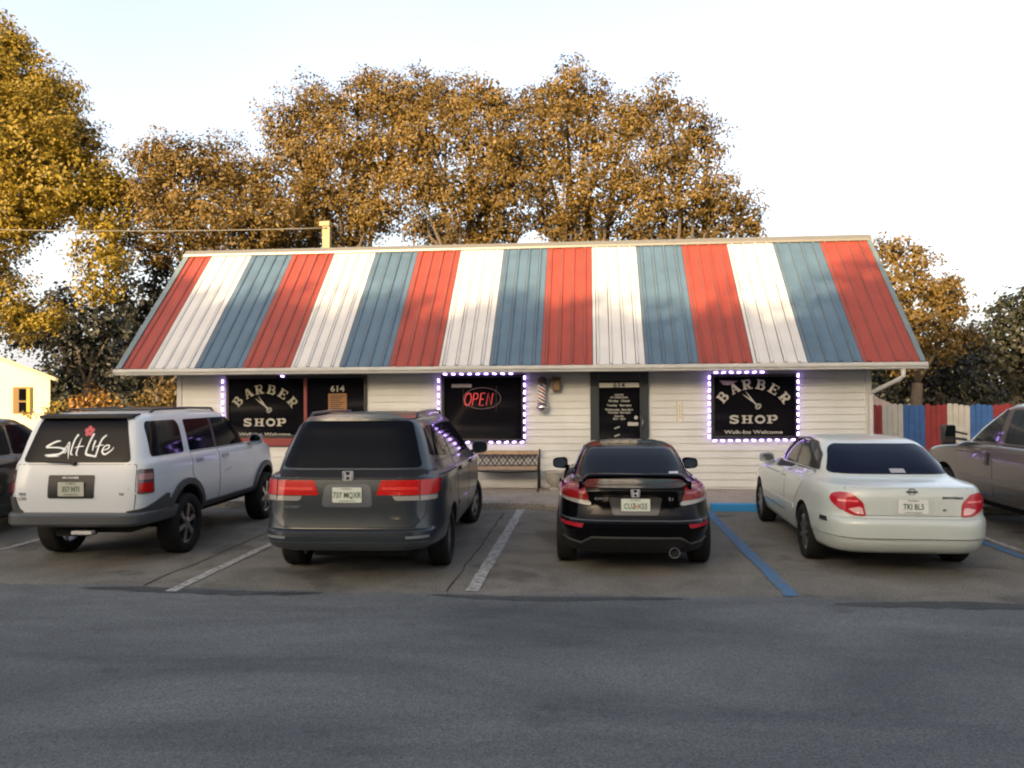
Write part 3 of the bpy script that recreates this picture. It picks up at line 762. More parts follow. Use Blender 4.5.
# local frame: x along the gable, right corner at 0, y into the house
er_x, er_z = .30, 2.60; slope = .44; rx = -4.6
zr = er_z + slope * (er_x - rx); zw = er_z + slope * er_x
M_house = mat('cream_stucco', (.72, .66, .46), .8, noise=(2, .07))
mb = MB(); lx = 2 * rx
mb.prism([(lx, -.05), (0, -.05), (0, zw), (rx, zr - .02), (lx, zw)], 0, 8); mb.build('wall', M_house, house, world=False)
mb = MB()
mb.prism([(rx, zr), (er_x, er_z), (er_x, er_z + .15), (rx, zr + .15), (2 * rx - er_x, er_z + .15), (2 * rx - er_x, er_z)], -.4, 8.3)
mb.build('roof', mat('pale_roof', (.5, .45, .32), .7, noise=(3, .1)), house, world=False)
w0, w1_, wz0, wz1 = -1.30, -.74, 1.32, 2.33
mb = MB(); mb.box(w0 - .06, w1_ + .06, -.05, -.003, wz0 - .06, wz1 + .06, .006); f = mb.build('window', mat('brown_frame', (.20, .12, .05), .6), house, world=False)
mb = MB(); mb.box(w0 + .16, w1_ - .14, -.058, -.051, wz0, wz0 + .42); mb.box(w0 + .16, w1_ - .14, -.058, -.051, wz0 + .5, wz1 - .02)
mb.build('pane', M_pane, f, world=False)
mb = MB(); mb.box(w1_ - .12, w1_, -.07, -.052, wz0, wz1); mb.build('shutter', mat('ochre_shutter', (.45, .33, .06), .6), f, world=False)
mb = MB()
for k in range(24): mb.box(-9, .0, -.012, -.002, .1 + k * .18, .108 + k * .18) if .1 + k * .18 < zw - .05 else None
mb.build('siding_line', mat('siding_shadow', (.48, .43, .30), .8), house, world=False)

# ------------------------------------------------------------------ vehicles
def _outline_thetas(n=112, L=2.4, W=.88, e=6):
    a = np.linspace(0, 2 * PI, 6001)
    x = W * np.sign(np.cos(a)) * np.abs(np.cos(a)) ** (2 / e); y = L * np.sign(np.sin(a)) * np.abs(np.sin(a)) ** (2 / e)
    s = np.concatenate([[0], np.cumsum(np.hypot(np.diff(x), np.diff(y)))])
    # denser near corners
    curv = np.ones_like(s); s2 = s / s[-1]
    return np.interp(np.arange(n) / n, s2, a)
TH = _outline_thetas()
def pchip(xs, ys, xq):
    xs = np.asarray(xs, float); ys = np.asarray(ys, float); h = np.diff(xs); d = np.diff(ys) / h
    m = np.zeros(len(xs)); m[0] = d[0]; m[-1] = d[-1]
    for i in range(1, len(xs) - 1):
        if d[i - 1] * d[i] > 0:
            w1, w2 = 2 * h[i] + h[i - 1], h[i] + 2 * h[i - 1]; m[i] = (w1 + w2) / (w1 / d[i - 1] + w2 / d[i])
    k = np.clip(np.searchsorted(xs, xq) - 1, 0, len(h) - 1); t = (xq - xs[k]) / h[k]
    return (2 * t ** 3 - 3 * t ** 2 + 1) * ys[k] + (t ** 3 - 2 * t ** 2 + t) * h[k] * m[k] + (-2 * t ** 3 + 3 * t ** 2) * ys[k + 1] + (t ** 3 - t ** 2) * h[k] * m[k + 1]
def ring(l):
    """level: z, yr, yf, w, nr, nf, dzf (nose drop), dzr (tail drop), taper_f"""
    z, yr, yf, w, nr, nf, dzf, dzr = l
    ym = (yr + yf) / 2; H = (yf - yr) / 2
    out = []
    for a in TH:
        s, c = math.sin(a), math.cos(a)
        e = nf if s > 0 else nr
        x = w * math.copysign(abs(c) ** (2 / e), c); y = ym + H * math.copysign(abs(s) ** (2 / e), s)
        zz = z
        fr = max(0, (y - 0.2) / 2.2); rr = max(0, (-y - .6) / 1.8)
        zz += dzf * fr * fr + dzr * rr * rr
        # gentle crown across the width for roofs and bonnets
        out.append((x, y, zz))
    return out
def rounded(poly, r=.03, k=4):
    out = []; n = len(poly)
    for i in range(n):
        p, a, b = Vector(poly[i]), Vector(poly[i - 1]), Vector(poly[(i + 1) % n])
        u, v = (a - p), (b - p); rr = min(r, u.length * .45, v.length * .45)
        u.normalize(); v.normalize(); A_, B_ = p + u * rr, p + v * rr
        for j in range(k + 1):
            t = j / k; out.append(tuple(A_ * (1 - t) ** 2 + p * 2 * t * (1 - t) + B_ * t * t))
    return out
M_glass = mat('tinted_glass', (.004, .005, .008), .05, spec=.07)
M_glass2 = mat('light_tinted_glass', (.030, .034, .032), .05, spec=.3)
M_lampred = mat('red_lens', (.18, .006, .006), .18, coat=.25, spec=.3)
M_lampredlit = mat('bright_red_lens', (.40, .008, .008), .2, coat=.3, spec=.3)
M_lampclear = mat('clear_lens', (.26, .25, .23), .15, coat=.6)
M_plate = mat('licence_plate', (.56, .60, .52), .5)
M_green = mat('plate_ink', (.03, .09, .05), .5)
M_orange = mat('plate_orange', (.55, .22, .08), .5)

class Car:
    def __init__(s, name, label, loc, yaw, levels, paint, group=None):
        s.t = thing(name, label, 'car', loc, R(yaw), group)
        s.paint = paint
        L = np.array(levels, float); k = np.arange(len(L)); 
        q = []
        for i in range(len(L) - 1):
            d = np.linalg.norm(L[i + 1][:4] - L[i][:4]); m_ = int(min(12, max(2, d / .05)))
            q += list(i + np.arange(m_) / m_)
        q.append(len(L) - 1); q = np.array(q)
        I = np.stack([pchip(k, L[:, c], q) for c in range(8)], 1)
        vs = []; fs = []; N = len(TH)
        for row in I: vs += ring(row)
        for i in range(len(I) - 1):
            for j in range(N): fs.append((i * N + j, i * N + (j + 1) % N, (i + 1) * N + (j + 1) % N, (i + 1) * N + j))
        fs.append(tuple(range(N - 1, -1, -1)))
        # close the roof with a gently crowned fan
        last = (len(I) - 1) * N; c = Vector((0, 0, 0))
        for v in vs[last:last + N]: c += Vector(v)
        c /= N; c.z += .004; vs.append(tuple(c))
        for j in range(N): fs.append((last + j, last + (j + 1) % N, len(vs) - 1))
        s.vs, s.fs = vs, fs
        s.bvh = BVHTree.FromPolygons([Vector(v) for v in vs], fs)
        s.arches = []
    def surf(s, u, z, a=0.0):
        """point and normal where the ray seen from azimuth a (deg, 0 = rear, 90 = right side) meets the body"""
        ca, sa = math.cos(R(a)), math.sin(R(a)); e = Vector((ca, sa, 0)); d = Vector((-sa, ca, 0))
        o = e * u - d * 8 + Vector((0, 0, z))
        p, n, _, _ = s.bvh.ray_cast(o, d)
        if p is None or (p - o).length > 9.9:
            p2, n2, _, _ = s.bvh.find_nearest(e * u - d * (2.0 if abs(a) < 60 else .8) + Vector((0, 0, z)))
            if p is None: p, n = p2, n2
        if n.dot(d) > 0: n = -n
        return p, n
    def decal(s, name, poly, m, a=0.0, off=.006, parent='t', step=.05, r=0.0, deep=.012, flat_mat=None, top=False):
        if r: poly = rounded(poly, r)
        bm = bmesh.new(); vv = [bm.verts.new((u, z, 0)) for u, z in poly]
        try: bm.faces.new(vv)
        except ValueError: pass
        us = [p[0] for p in poly]; zs = [p[1] for p in poly]
        for ax, lo, hi in ((0, min(us), max(us)), (1, min(zs), max(zs))):
            kk = int((hi - lo) / step)
            for i in range(1, kk + 1):
                co = [0, 0, 0]; co[ax] = lo + (hi - lo) * i / (kk + 1); no = [0, 0, 0]; no[ax] = 1
                bmesh.ops.bisect_plane(bm, geom=bm.verts[:] + bm.edges[:] + bm.faces[:], plane_co=co, plane_no=no, dist=1e-6)
        bmesh.ops.triangulate(bm, faces=[f for f in bm.faces if len(f.verts) > 4])
        bm.verts.index_update()
        P_, N_ = [], []
        for v in bm.verts:
            if top:
                p, n, _, _ = s.bvh.ray_cast(Vector((v.co.x, v.co.y, 5)), Vector((0, 0, -1)))
                if p is None: p, n = Vector((v.co.x, v.co.y, 1)), Vector((0, 0, 1))
                if n.z < 0: n = -n
            else: p, n = s.surf(v.co.x, v.co.y, a)
            P_.append(p); N_.append(n)
        # smooth the normals a little
        Ns = [n.copy() for n in N_]
        for e in bm.edges:
            i, j = e.verts[0].index, e.verts[1].index; Ns[i] += N_[j]; Ns[j] += N_[i]
        nv = len(P_); vs = [P_[i] + Ns[i].normalized() * off for i in range(nv)]
        fs = [[v.index for v in f.verts] for f in bm.faces]
        bnd = [e for e in bm.edges if len(e.link_faces) == 1]
        mp = {}
        for e in bnd:
            for v in e.verts:
                if v.index not in mp: mp[v.index] = len(vs); vs.append(P_[v.index] - Ns[v.index].normalized() * deep)
        for e in bnd:
            i, j = e.verts[0].index, e.verts[1].index; fs.append([i, j, mp[j], mp[i]])
        bm.free()
        mb = MB(); mb.smooth = True; mb.add(vs, fs)
        par = s.t if parent == 't' else parent
        o = mb.build(name, m, par, world=False, angle=40)
        return o
    def panel(s, name, poly, a=0.0, r=.04, gap=.009, parent='t', m=None, off=.003):
        """shut panel: dark gap under a body-coloured skin, one mesh"""
        big = [tuple(p) for p in poly]
        c = Vector((sum(p[0] for p in poly) / len(poly), sum(p[1] for p in poly) / len(poly)))
        grown = []
        n = len(poly); area = sum(poly[i - 1][0] * poly[i][1] - poly[i][0] * poly[i - 1][1] for i in range(n)); sg = 1 if area > 0 else -1
        for i in range(n):
            p, q, w_ = Vector(poly[i - 1]), Vector(poly[i]), Vector(poly[(i + 1) % n])
            e1, e2 = (q - p).normalized(), (w_ - q).normalized(); nn = (Vector((e1.y, -e1.x)) + Vector((e2.y, -e2.x))) * sg
            nn.normalize(); grown.append(tuple(q + nn * gap))
        u = s.decal(name, grown, MATS['black_plastic'], a, off=off * .4, parent=parent, r=r, step=.08)
        v = s.decal(name, poly, m or s.paint, a, off=off, parent=parent, r=r, step=.08)
        # join both skins into one mesh
        me = u.data; bm = bmesh.new(); bm.from_mesh(me); k = len(bm.faces); bm.from_mesh(v.data)
        bm.faces.ensure_lookup_table()
        for i, f in enumerate(bm.faces): f.material_index = 0 if i < k else 1
        bm.to_mesh(me); bm.free(); me.materials.append(m or s.paint); me.set_sharp_from_angle(angle=R(35))
        bpy.data.objects.remove(v)
        return u
    def strip(s, name, pts, wdt, m, a=0.0, off=.004, parent='t', step=.06):
        # polyline of (u,z) turned to a thin decal
        dens = []
        for i in range(len(pts) - 1):
            A_, B_ = Vector(pts[i]), Vector(pts[i + 1]); k = max(1, int((B_ - A_).length / .08))
            dens += [tuple(A_.lerp(B_, j / k)) for j in range(k)]
        dens.append(tuple(pts[-1]))
        vs, _ = ribbon(dens, wdt)
        poly = [tuple(v) for v in vs[0::2]] + [tuple(v) for v in vs[1::2]][::-1]
        return s.decal(name, poly, m, a, off=off, parent=parent, step=step)
    def body(s, arches, name='body'):
        me = bpy.data.meshes.new(name); me.from_pydata(s.vs, [], s.fs); me.materials.append(s.paint); me.materials.append(M_steeldark)
        me.polygons.foreach_set('use_smooth', [True] * len(me.polygons))
        bm = bmesh.new(); bm.from_mesh(me); bmesh.ops.recalc_face_normals(bm, faces=bm.faces)
        low = min(v[2] for v in s.vs)
        bm.to_mesh(me); bm.free()
        o = bpy.data.objects.new(name, me); COL.objects.link(o)
        for (y, z, rad) in arches:
            for sg in (-1, 1):
                mb = MB(); mb.lathe([(rad, 0), (rad, .5)], 'x', (sg * 1.15 - (.5 if sg > 0 else 0), y, z), 40)
                cut = mb.build('cutter', M_steeldark)
                md = o.modifiers.new('b', 'BOOLEAN'); md.operation = 'DIFFERENCE'; md.object = cut; md.solver = 'EXACT'; md.material_mode = 'TRANSFER'
                dg = bpy.context.evaluated_depsgraph_get(); new = bpy.data.meshes.new_from_object(o.evaluated_get(dg), depsgraph=dg)
                o.modifiers.clear(); o.data = new; bpy.data.objects.remove(cut)
        o.data.name = name
        o.data.set_sharp_from_angle(angle=R(28))
        o.parent = s.t
        return o
    def wheel(s, x, y, rad, wd, rim='five', steer=0.0, dark=False):
        sg = 1 if x > 0 else -1
        mb = MB(); mb.lathe([(.02, -.01), (rad * .42, -.01), (rad * .42, .01), (.02, .01)], 'x', (0, 0, 0), 24)
        wh = mb.build('wheel', M_steeldark, s.t, world=False); wh.location = (x, y, rad); wh.rotation_euler = (0, 0, R(steer))
        h = wd / 2; rr = rad * .66
        prof = [(rr, -h * .8), (rr + .02, -h * .95), (rad * .86, -h), (rad * .95, -h * .92), (rad * .985, -h * .8), (rad, -h * .5), (rad, h * .5), (rad * .985, h * .8), (rad * .95, h * .92), (rad * .86, h), (rr + .02, h * .95), (rr, h * .8)]
        mb = MB(); mb.lathe(prof, 'x', (0, 0, 0), 48, closed=True)
        mb.build('tyre', M_rubber, wh, world=False, smooth=True, angle=35)
        mb = MB()
        o_ = sg * h * .62
        mb.lathe([(rr * .995, -h * .7), (rr * .995, h * .7), (rr * .93, h * .66), (rr * .90, 0), (rr * .93, -h * .66)], 'x', (0, 0, 0), 40, closed=True)
        mb.lathe([(.065, o_ - .02), (.065, o_ + .012), (.04, o_ + .018)], 'x', (0, 0, 0), 16)
        ns = {'five': 5, 'six': 6, 'multi': 9}[rim]; sw_ = {'five': .085, 'six': .06, 'multi': .035}[rim]
        for k in range(ns):
            a = 2 * PI * k / ns + .3
            ca, sa = math.cos(a), math.sin(a); tx, ty = -sa, ca
            for (r0, r1, w0, w1_) in ((.04, rr * .94, sw_ * .8, sw_ * 1.1),):
                q = []
                for xx in (o_ - .02, o_ + .012):
                    for (r_, w_) in ((r0, -w0), (r0, w0), (r1, w1_), (r1, -w1_)):
                        q.append((xx, ca * r_ + tx * w_ / 2, sa * r_ + ty * w_ / 2))
                mb.add(q, [(0, 1, 2, 3), (7, 6, 5, 4), (0, 4, 5, 1), (1, 5, 6, 2), (2, 6, 7, 3), (3, 7, 4, 0)])
        mb.build('rim', M_alloy, wh, world=False, smooth=True, angle=30)
        return wh
    def plate(s, x, z, y, text, w_=.305, h_=.155, orange=True, mtl=None):
        mb = MB(); mb.prism(rounded([(x - w_ / 2, z - h_ / 2), (x + w_ / 2, z - h_ / 2), (x + w_ / 2, z + h_ / 2), (x - w_ / 2, z + h_ / 2)], .012), y, y + .004)
        p = mb.build('licence_plate', mtl or M_plate, s.t, world=False)
        mb = MB(); add_text(mb, text, .084, x, y - .002, z - .004, sx=.74, bold=.0012, thick=.001)
        add_text(mb, 'FLORIDA', .022, x, y - .002, z + .062, sx=1.2, thick=.001); add_text(mb, 'SUNSHINE STATE', .018, x, y - .002, z - .062, sx=1.2, thick=.001)
        mb.build('plate_lettering', M_green, p, world=False)
        if orange:
            mb = MB(); 
            for ddx in (-.012, .012): mb.prism([(x + ddx + .014 * math.cos(t), z - .002 + .014 * math.sin(t)) for t in np.linspace(0, 2 * PI, 13)[:-1]], y - .001 - .0003 * (ddx > 0), y + .001)
            mb.build('plate_emblem', M_orange, p, world=False)
        return p
    def mirror(s, x, y, z, sg, m, w_=.20, h_=.15):
        mb = MB(); mb.smooth = True
        bm = bmesh.new(); bmesh.ops.create_uvsphere(bm, u_segments=20, v_segments=12, radius=1)
        vs = []
        for v in bm.verts:
            c = v.co; e = 3.6
            k = (abs(c.x) ** e + abs(c.y) ** e + abs(c.z) ** e) ** (1 / e) or 1
            c = c / k; yy = max(c.y, -.45)
            tp = 1 - .12 * c.x
            vs.append((x + sg * c.x * w_ / 2, y + yy * .09, z + c.z * h_ / 2 * tp))
        fs = [[v.index for v in f.verts] for f in bm.faces]; bm.free(); mb.add(vs, fs)
        mb.smooth = False
        inner = x - sg * w_ * .38
        mb.tube([(inner, y, z - h_ * .3), (x - sg * (w_ * .5 + .07), y + .03, z - h_ * .5)], .026, 8)
        o = mb.build('mirror', m, s.t, world=False, angle=50)
        mb = MB(); pts = [(x + math.cos(t) * w_ * .43, z + math.sin(t) * h_ * .41) for t in np.linspace(0, 2 * PI, 25)[:-1]]
        mb.prism(pts, y - .0425, y - .0395); mb.build('mirror_glass', mat('mirror_glass', (.25, .29, .33), .03, 1), o, world=False)
        return o
def mir(poly): return [(-u, z) for u, z in poly][::-1]
def rail_pair(car, x, y0, y1, z, m, h=.05, name='roof_rail'):
    for sg in (-1, 1):
        mb = MB(); X = sg * x
        mb.tube([(X, y0, z), (X, y0 + .10, z + h), (X, (y0 + y1) / 2, z + h + .01), (X, y1 - .1, z + h - .01), (X, y1, z - .04)], .016, 8)
        mb.build(name, m, car.t, world=False, smooth=True)

# ---- 1. white SUV -------------------------------------------------
P_white = mat('white_car_paint', (.54, .57, .59), .32, coat=.5)
suv = Car('white_suv', 'white four door SUV with white script lettering and a red flower on its back glass', (-5.93, 10.67, 0), 2.2, [
 # z, yr, yf, w, nr, nf, dzf, dzr
 (.50, -2.05, 2.05, .74, 10, 5, 0, 0), (.53, -2.16, 2.15, .80, 11, 5, 0, 0), (.62, -2.20, 2.24, .83, 12, 5, 0, 0), (.85, -2.22, 2.27, .845, 12, 5, 0, 0), (1.02, -2.20, 2.22, .84, 12, 5, 0, 0),
 (1.17, -2.17, 2.14, .83, 12, 5, -.06, 0), (1.215, -2.155, 2.0, .81, 12, 5, -.05, 0), (1.235, -2.15, 1.20, .785, 12, 5, 0, 0),
 (1.45, -2.08, .86, .73, 12, 6, 0, 0), (1.62, -2.02, .62, .68, 12, 6, 0, 0), (1.70, -1.97, .48, .645, 11, 6, 0, 0), (1.745, -1.88, .34, .585, 7, 5, 0, 0), (1.768, -1.6, .05, .42, 5, 4, 0, 0), (1.776, -1.1, -.35, .18, 3, 3, 0, 0)], P_white)
suv.body([(-1.22, .40, .455), (1.46, .40, .455)])
M_cladding = mat('grey_cladding', (.045, .048, .05), .5)
M_bumper = mat('grey_bumper', (.085, .09, .095), .35, .4)
for x in (-.75, .75):
    suv.wheel(x, -1.22, .37, .26, 'six'); suv.wheel(x, 1.46, .37, .26, 'six')
mb = MB(); mb.box(-.50, .50, -1.9, 2.0, .36, .54); mb.box(-.3, .1, -2.08, -1.9, .34, .44, .02); mb.tube([(-.55, -1.22, .37), (.55, -1.22, .37)], .06, 8)  # plain dark box added under each car to block light beneath
mb.build('underbody_block', M_steeldark, suv.t, world=False)
gl = suv.decal('rear_window', [(-.635, 1.20), (.635, 1.20), (.505, 1.70), (-.505, 1.70)], M_glass, 0, off=.012, r=.06)
suv.panel('tailgate', [(-.68, .625), (.68, .625), (.705, .80), (.70, 1.175), (-.70, 1.175), (-.705, .80)], 0, r=.03)
# spoiler lip over the glass
mb = MB(); mb.smooth = True
A_ = []
for k in range(17):
    u = -.56 + 1.12 * k / 16; p, n = suv.surf(u, 1.715, 0); A_.append((u, p.y))
vs = []
for u, y in A_:
    vs += [(u, y + .12, 1.752), (u, y - .075, 1.735), (u, y - .085, 1.705), (u, y + .02, 1.69)]
mb.add(vs, [(i * 4 + j, i * 4 + (j + 1) % 4, i * 4 + 4 + (j + 1) % 4, i * 4 + 4 + j) for i in range(16) for j in range(4)] + [(0, 1, 2, 3), (67, 66, 65, 64)])
mb.build('spoiler', M_blackmatte, suv.t, world=False, angle=45)
# lettering on the glass: brush script and a flower
def glass_strokes(car, strokes, name, m, parent, off):
    mb = MB()
    for si, (pts, ws) in enumerate(strokes):
        # densify with a smooth curve
        pts = [Vector(p) for p in pts]; D = []; W = []
        ws = ws if isinstance(ws, list) else [ws] * len(pts)
        for i in range(len(pts) - 1):
            p0, p1, p2, p3 = pts[max(i - 1, 0)], pts[i], pts[i + 1], pts[min(i + 2, len(pts) - 1)]
            for j in range(5):
                t = j / 5
                D.append(.5 * ((2 * p1) + (p2 - p0) * t + (2 * p0 - 5 * p1 + 4 * p2 - p3) * t * t + (3 * p1 - p0 - 3 * p2 + p3) * t ** 3)); W.append(ws[i] * (1 - t) + ws[i + 1] * t)
        D.append(pts[-1]); W.append(ws[-1])
        vs, fs = ribbon([tuple(d) for d in D], W)
        q = []
        for v in vs:
            p, n = car.surf(v.x, v.y, 0); q.append(p + n * (off + .0004 * si))
        mb.add(q, fs)
    return mb.build(name, m, parent, world=False)
S_ = .0078
def sl(pts): return [(-.395 + (a - 195) * .001735, 1.245 + (340 - b) * .001735) for a, b in pts]
strokes = [
 (sl([(292, 228), (262, 232), (225, 250), (200, 268), (240, 270), (290, 272), (328, 285), (300, 312), (250, 320), (200, 320)]), [.006, .022, .024, .02, .014, .018, .026, .024, .03, .012]),
 (sl([(212, 330), (250, 328), (300, 328)]), [.004, .012, .004]),
 (sl([(325, 275), (345, 262), (340, 300), (325, 298), (352, 235), (358, 300), (366, 345)]), [.008, .012, .012, .008, .012, .016, .004]),
 (sl([(405, 185), (388, 215), (378, 260), (376, 310), (392, 318)]), [.02, .018, .018, .018, .006]),
 (sl([(432, 210), (420, 260), (414, 310), (425, 325)]), [.006, .016, .018, .004]), (sl([(395, 275), (420, 265), (458, 262)]), [.004, .014, .006]),
 (sl([(512, 180), (498, 215), (486, 260), (480, 310), (510, 322), (556, 328)]), [.02, .02, .018, .024, .022, .014]),
 (sl([(530, 225), (522, 262), (522, 292)]), [.02, .018, .008]),
 (sl([(600, 190), (575, 215), (560, 260), (550, 322), (540, 335)]), [.012, .02, .018, .02, .004]), (sl([(535, 268), (565, 258), (592, 255)]), [.006, .012, .006]),
 (sl([(585, 292), (625, 278), (630, 258), (602, 262), (588, 295), (612, 315), (655, 285), (662, 268)]), [.008, .016, .014, .014, .02, .02, .012, .006]),
]
glass_strokes(suv, strokes, 'script_lettering', mat('white_vinyl_script', (.72, .74, .74), .5), gl, .014)
fl = []
cxf, czf = sl([(476, 165)])[0]
for k in range(5):
    a = 2 * PI * k / 5 + .3; fl.append(([(cxf + .008 * math.cos(a), czf + .008 * math.sin(a)), (cxf + .035 * math.cos(a), czf + .035 * math.sin(a)), (cxf + .06 * math.cos(a + .15), czf + .06 * math.sin(a + .15))], [.012, .052, .020]))
glass_strokes(suv, fl, 'flower_decal', mat('red_vinyl_flower', (.42, .03, .06), .5), gl, .015)
# wiper
mb = MB()
p1, n1 = suv.surf(-.02, 1.185); p2, n2 = suv.surf(-.36, 1.205)
mb.tube([p1 + n1 * .03, (p1 + p2) / 2 + Vector((0, -.05, .015)), p2 + n2 * .03], .009, 6); mb.tube([p1 + n1 * .0, p1 + n1 * .04], .025, 10)
mb.build('wiper', M_blackmatte, suv.t, world=False)
# plate garnish
suv.decal('plate_frame', [(-.30, .80), (.24, .80), (.24, 1.06), (-.30, 1.06)], M_black, 0, off=.012, r=.025)
yb_ = suv.surf(-.03, .93)[0].y
suv.plate(-.02, .905, yb_ - .028, '357 NTI', w_=.305, h_=.16, orange=False, mtl=mat('dull_plate', (.36, .37, .31), .5))
mb = MB(); add_text(mb, '4RUNNER', .034, -.03, yb_ - .014, 1.033, sx=1.3, bold=.001, thick=.001); mb.build('garnish_lettering', mat('silver_letters', (.6, .6, .6), .3), suv.t, world=False)
mb = MB()
for u, z, t_ in ((-.60, .845, 'SR5'), (-.60, .79, 'LTD'), (.56, .845, 'V6')):
    y_ = suv.surf(u, z)[0].y; add_text(mb, t_, .042, u, y_ - .006, z, sx=1.3, bold=.001, thick=.002)
mb.build('badge', mat('badge_grey', (.2, .2, .2), .3), suv.t, world=False)
# tail lamps wrap the corner
for sg in (1, -1):
    a = 42 * sg; cu = suv.surf(sg * .79, .98, 0)[0]; uc = cu.x * math.cos(R(a)) + cu.y * math.sin(R(a))
    sh_ = [(uc - .115 * 1, .845), (uc + .085, .845), (uc + .08, 1.12), (uc - .10, 1.12)]
    if sg < 0: sh_ = [(uc - .085, .845), (uc + .115, .845), (uc + .10, 1.12), (uc - .08, 1.12)]
    tl = suv.decal('tail_lamp', sh_, mat('smoked_lens', (.09, .05, .05), .15, coat=1), a, off=.014, r=.02, step=.03)
    xs_ = [p[0] for p in sh_]; lo, hi = min(xs_) + .02, max(xs_) - .02
    suv.decal('red_lens', [(lo, .86), (hi, .86), (hi, .965), (lo, .965)], M_lampredlit, a, off=.017, parent=tl, r=.012, step=.03)
    suv.decal('clear_lens', [(lo, 1.0), (hi, 1.0), (hi, 1.07), (lo, 1.07)], mat('pinkish_lens', (.32, .16, .15), .15, coat=1), a, off=.017, parent=tl, r=.012, step=.03)
# bumper shell
def shell(car, name, lv, a0, a1, m, n=60, close=True, ym=None):
    """strip following superellipse outlines between azimuth angles (deg; 270 = tail centre)"""
    mb = MB(); mb.smooth = True; vs = []
    for (z, yr, w_, e, grow) in lv:
        for k in range(n + 1):
            t = R(a0 + (a1 - a0) * k / n); s, c = math.sin(t), math.cos(t)
            x = w_ * math.copysign(abs(c) ** (2 / e), c); y = (ym or 0) + (yr - (ym or 0)) * (-math.copysign(abs(s) ** (2 / e), s))
            vs.append((x, y, z))
    N = n + 1
    mb.add(vs, [(i * N + k, i * N + k + 1, (i + 1) * N + k + 1, (i + 1) * N + k) for i in range(len(lv) - 1) for k in range(n)])
    return mb.build(name, m, car.t, world=False, angle=38)
shell(suv, 'rear_bumper', [(.49, -2.10, .76, 9, 0), (.49, -2.30, .84, 9, 0), (.52, -2.33, .862, 9, 0), (.61, -2.33, .866, 9, 0), (.635, -2.30, .858, 9, 0), (.64, -2.18, .82, 9, 0)], 187, 353, M_bumper, 90)
for sg in (1, -1):
    suv.decal('bumper_corner', [(sg * -1.0 * 0 + (-2.20 if sg > 0 else 1.68), .56), ((-1.68 if sg > 0 else 2.2), .56), ((-1.68 if sg > 0 else 2.2), .80), ((-1.74 if sg > 0 else 2.2), .81), ((-2.2 if sg > 0 else 1.74), .66 if sg > 0 else .81)] , M_cladding, 90 * sg, off=.022, r=.01)
mb = MB(); mb.box(.02, .26, -2.30, -2.22, .40, .44, .008); mb.build('tow_step', mat('pale_step', (.4, .4, .38), .4), suv.t, world=False)
# sides
def both(fn):
    for sg in (1, -1): fn(sg)
def side_poly(poly, sg):
    """poly in (y,z) -> azimuth coordinates for that side"""
    return [(u * sg, z) for u, z in (poly if sg > 0 else poly[::-1])]
def suv_side(sg):
    a = 90 * sg; D = lambda nm, p, m, **k: suv.decal(nm, side_poly(p, sg), m, a, **k)
    D('side_window', [(-1.95, 1.25), (-1.18, 1.25), (-1.16, 1.60), (-1.22, 1.66), (-1.88, 1.66), (-1.92, 1.6)], M_glass, r=.05, off=.008)
    D('side_window', [(-1.02, 1.255), (-.30, 1.255), (-.30, 1.655), (-1.0, 1.655)], M_glass, r=.03, off=.008)
    D('side_window', [(-.22, 1.255), (.92, 1.255), (.60, 1.52), (.38, 1.655), (-.22, 1.655)], M_glass, r=.03, off=.008)
    D('window_trim', [(-.30, 1.25), (-.22, 1.25), (-.22, 1.66), (-.30, 1.66)], M_black, off=.005)
    d = suv.panel('door', side_poly([(-1.05, 1.235), (-.27, 1.235), (-.27, .56), (-.72, .56), (-.80, .78), (-1.05, .95)], sg), a, r=.04)
    suv.strip('handle', side_poly([(-.96, 1.13), (-.78, 1.13)], sg), .045, mat('handle_shadow', (.3, .31, .32), .4), a, off=.02, parent=d)
    d = suv.panel('door', side_poly([(-.25, 1.235), (.94, 1.235), (.98, .9), (.96, .56), (-.25, .56)], sg), a, r=.04)
    suv.strip('handle', side_poly([(-.17, 1.13), (.02, 1.13)], sg), .045, MATS['handle_shadow'], a, off=.02, parent=d)
    for yc in (-1.22, 1.46):
        pts = [(yc + .455 * math.cos(t), .40 + .455 * math.sin(t)) for t in np.linspace(-.15, PI + .15, 26)]; pts2 = [(yc + .53 * math.cos(t), .40 + .53 * math.sin(t)) for t in np.linspace(PI + .12, -.12, 26)]
        D('wheel_arch_flare', pts + pts2, M_cladding, off=.035, step=.2)
    D('side_step', [(-.74, .52), (.98, .52), (.98, .575), (-.74, .575)], M_cladding, off=.03, r=.02)
    D('door_decal', [(-.12, .89), (.10, .92), (.16, .95), (-.08, .94)], mat('faint_grey', (.42, .44, .45), .4), off=.0045)
both(suv_side)
suv.decal('windscreen', [(-.66, 1.27), (.66, 1.27), (.58, 1.66), (-.58, 1.66)], M_glass, 180, off=.008, r=.05)
for sg in (1, -1):
    suv.mirror(sg * .92, .84, 1.30, sg, mat('mirror_chrome_shell', (.3, .33, .36), .2, .6), .19, .17)
rail_pair(suv, .53, -1.55, .25, 1.745, M_black, .045)
for yy in (-1.3, -.3):
    mb = MB(); mb.tube([(-.53, yy, 1.79), (.53, yy, 1.79)], .014, 8); mb.build('roof_crossbar', M_black, suv.t, world=False)
suv.decal('sunroof', [(-.32, -.75), (.32, -.75), (.32, -.15), (-.32, -.15)], M_glass, top=True, off=.006, r=.04)

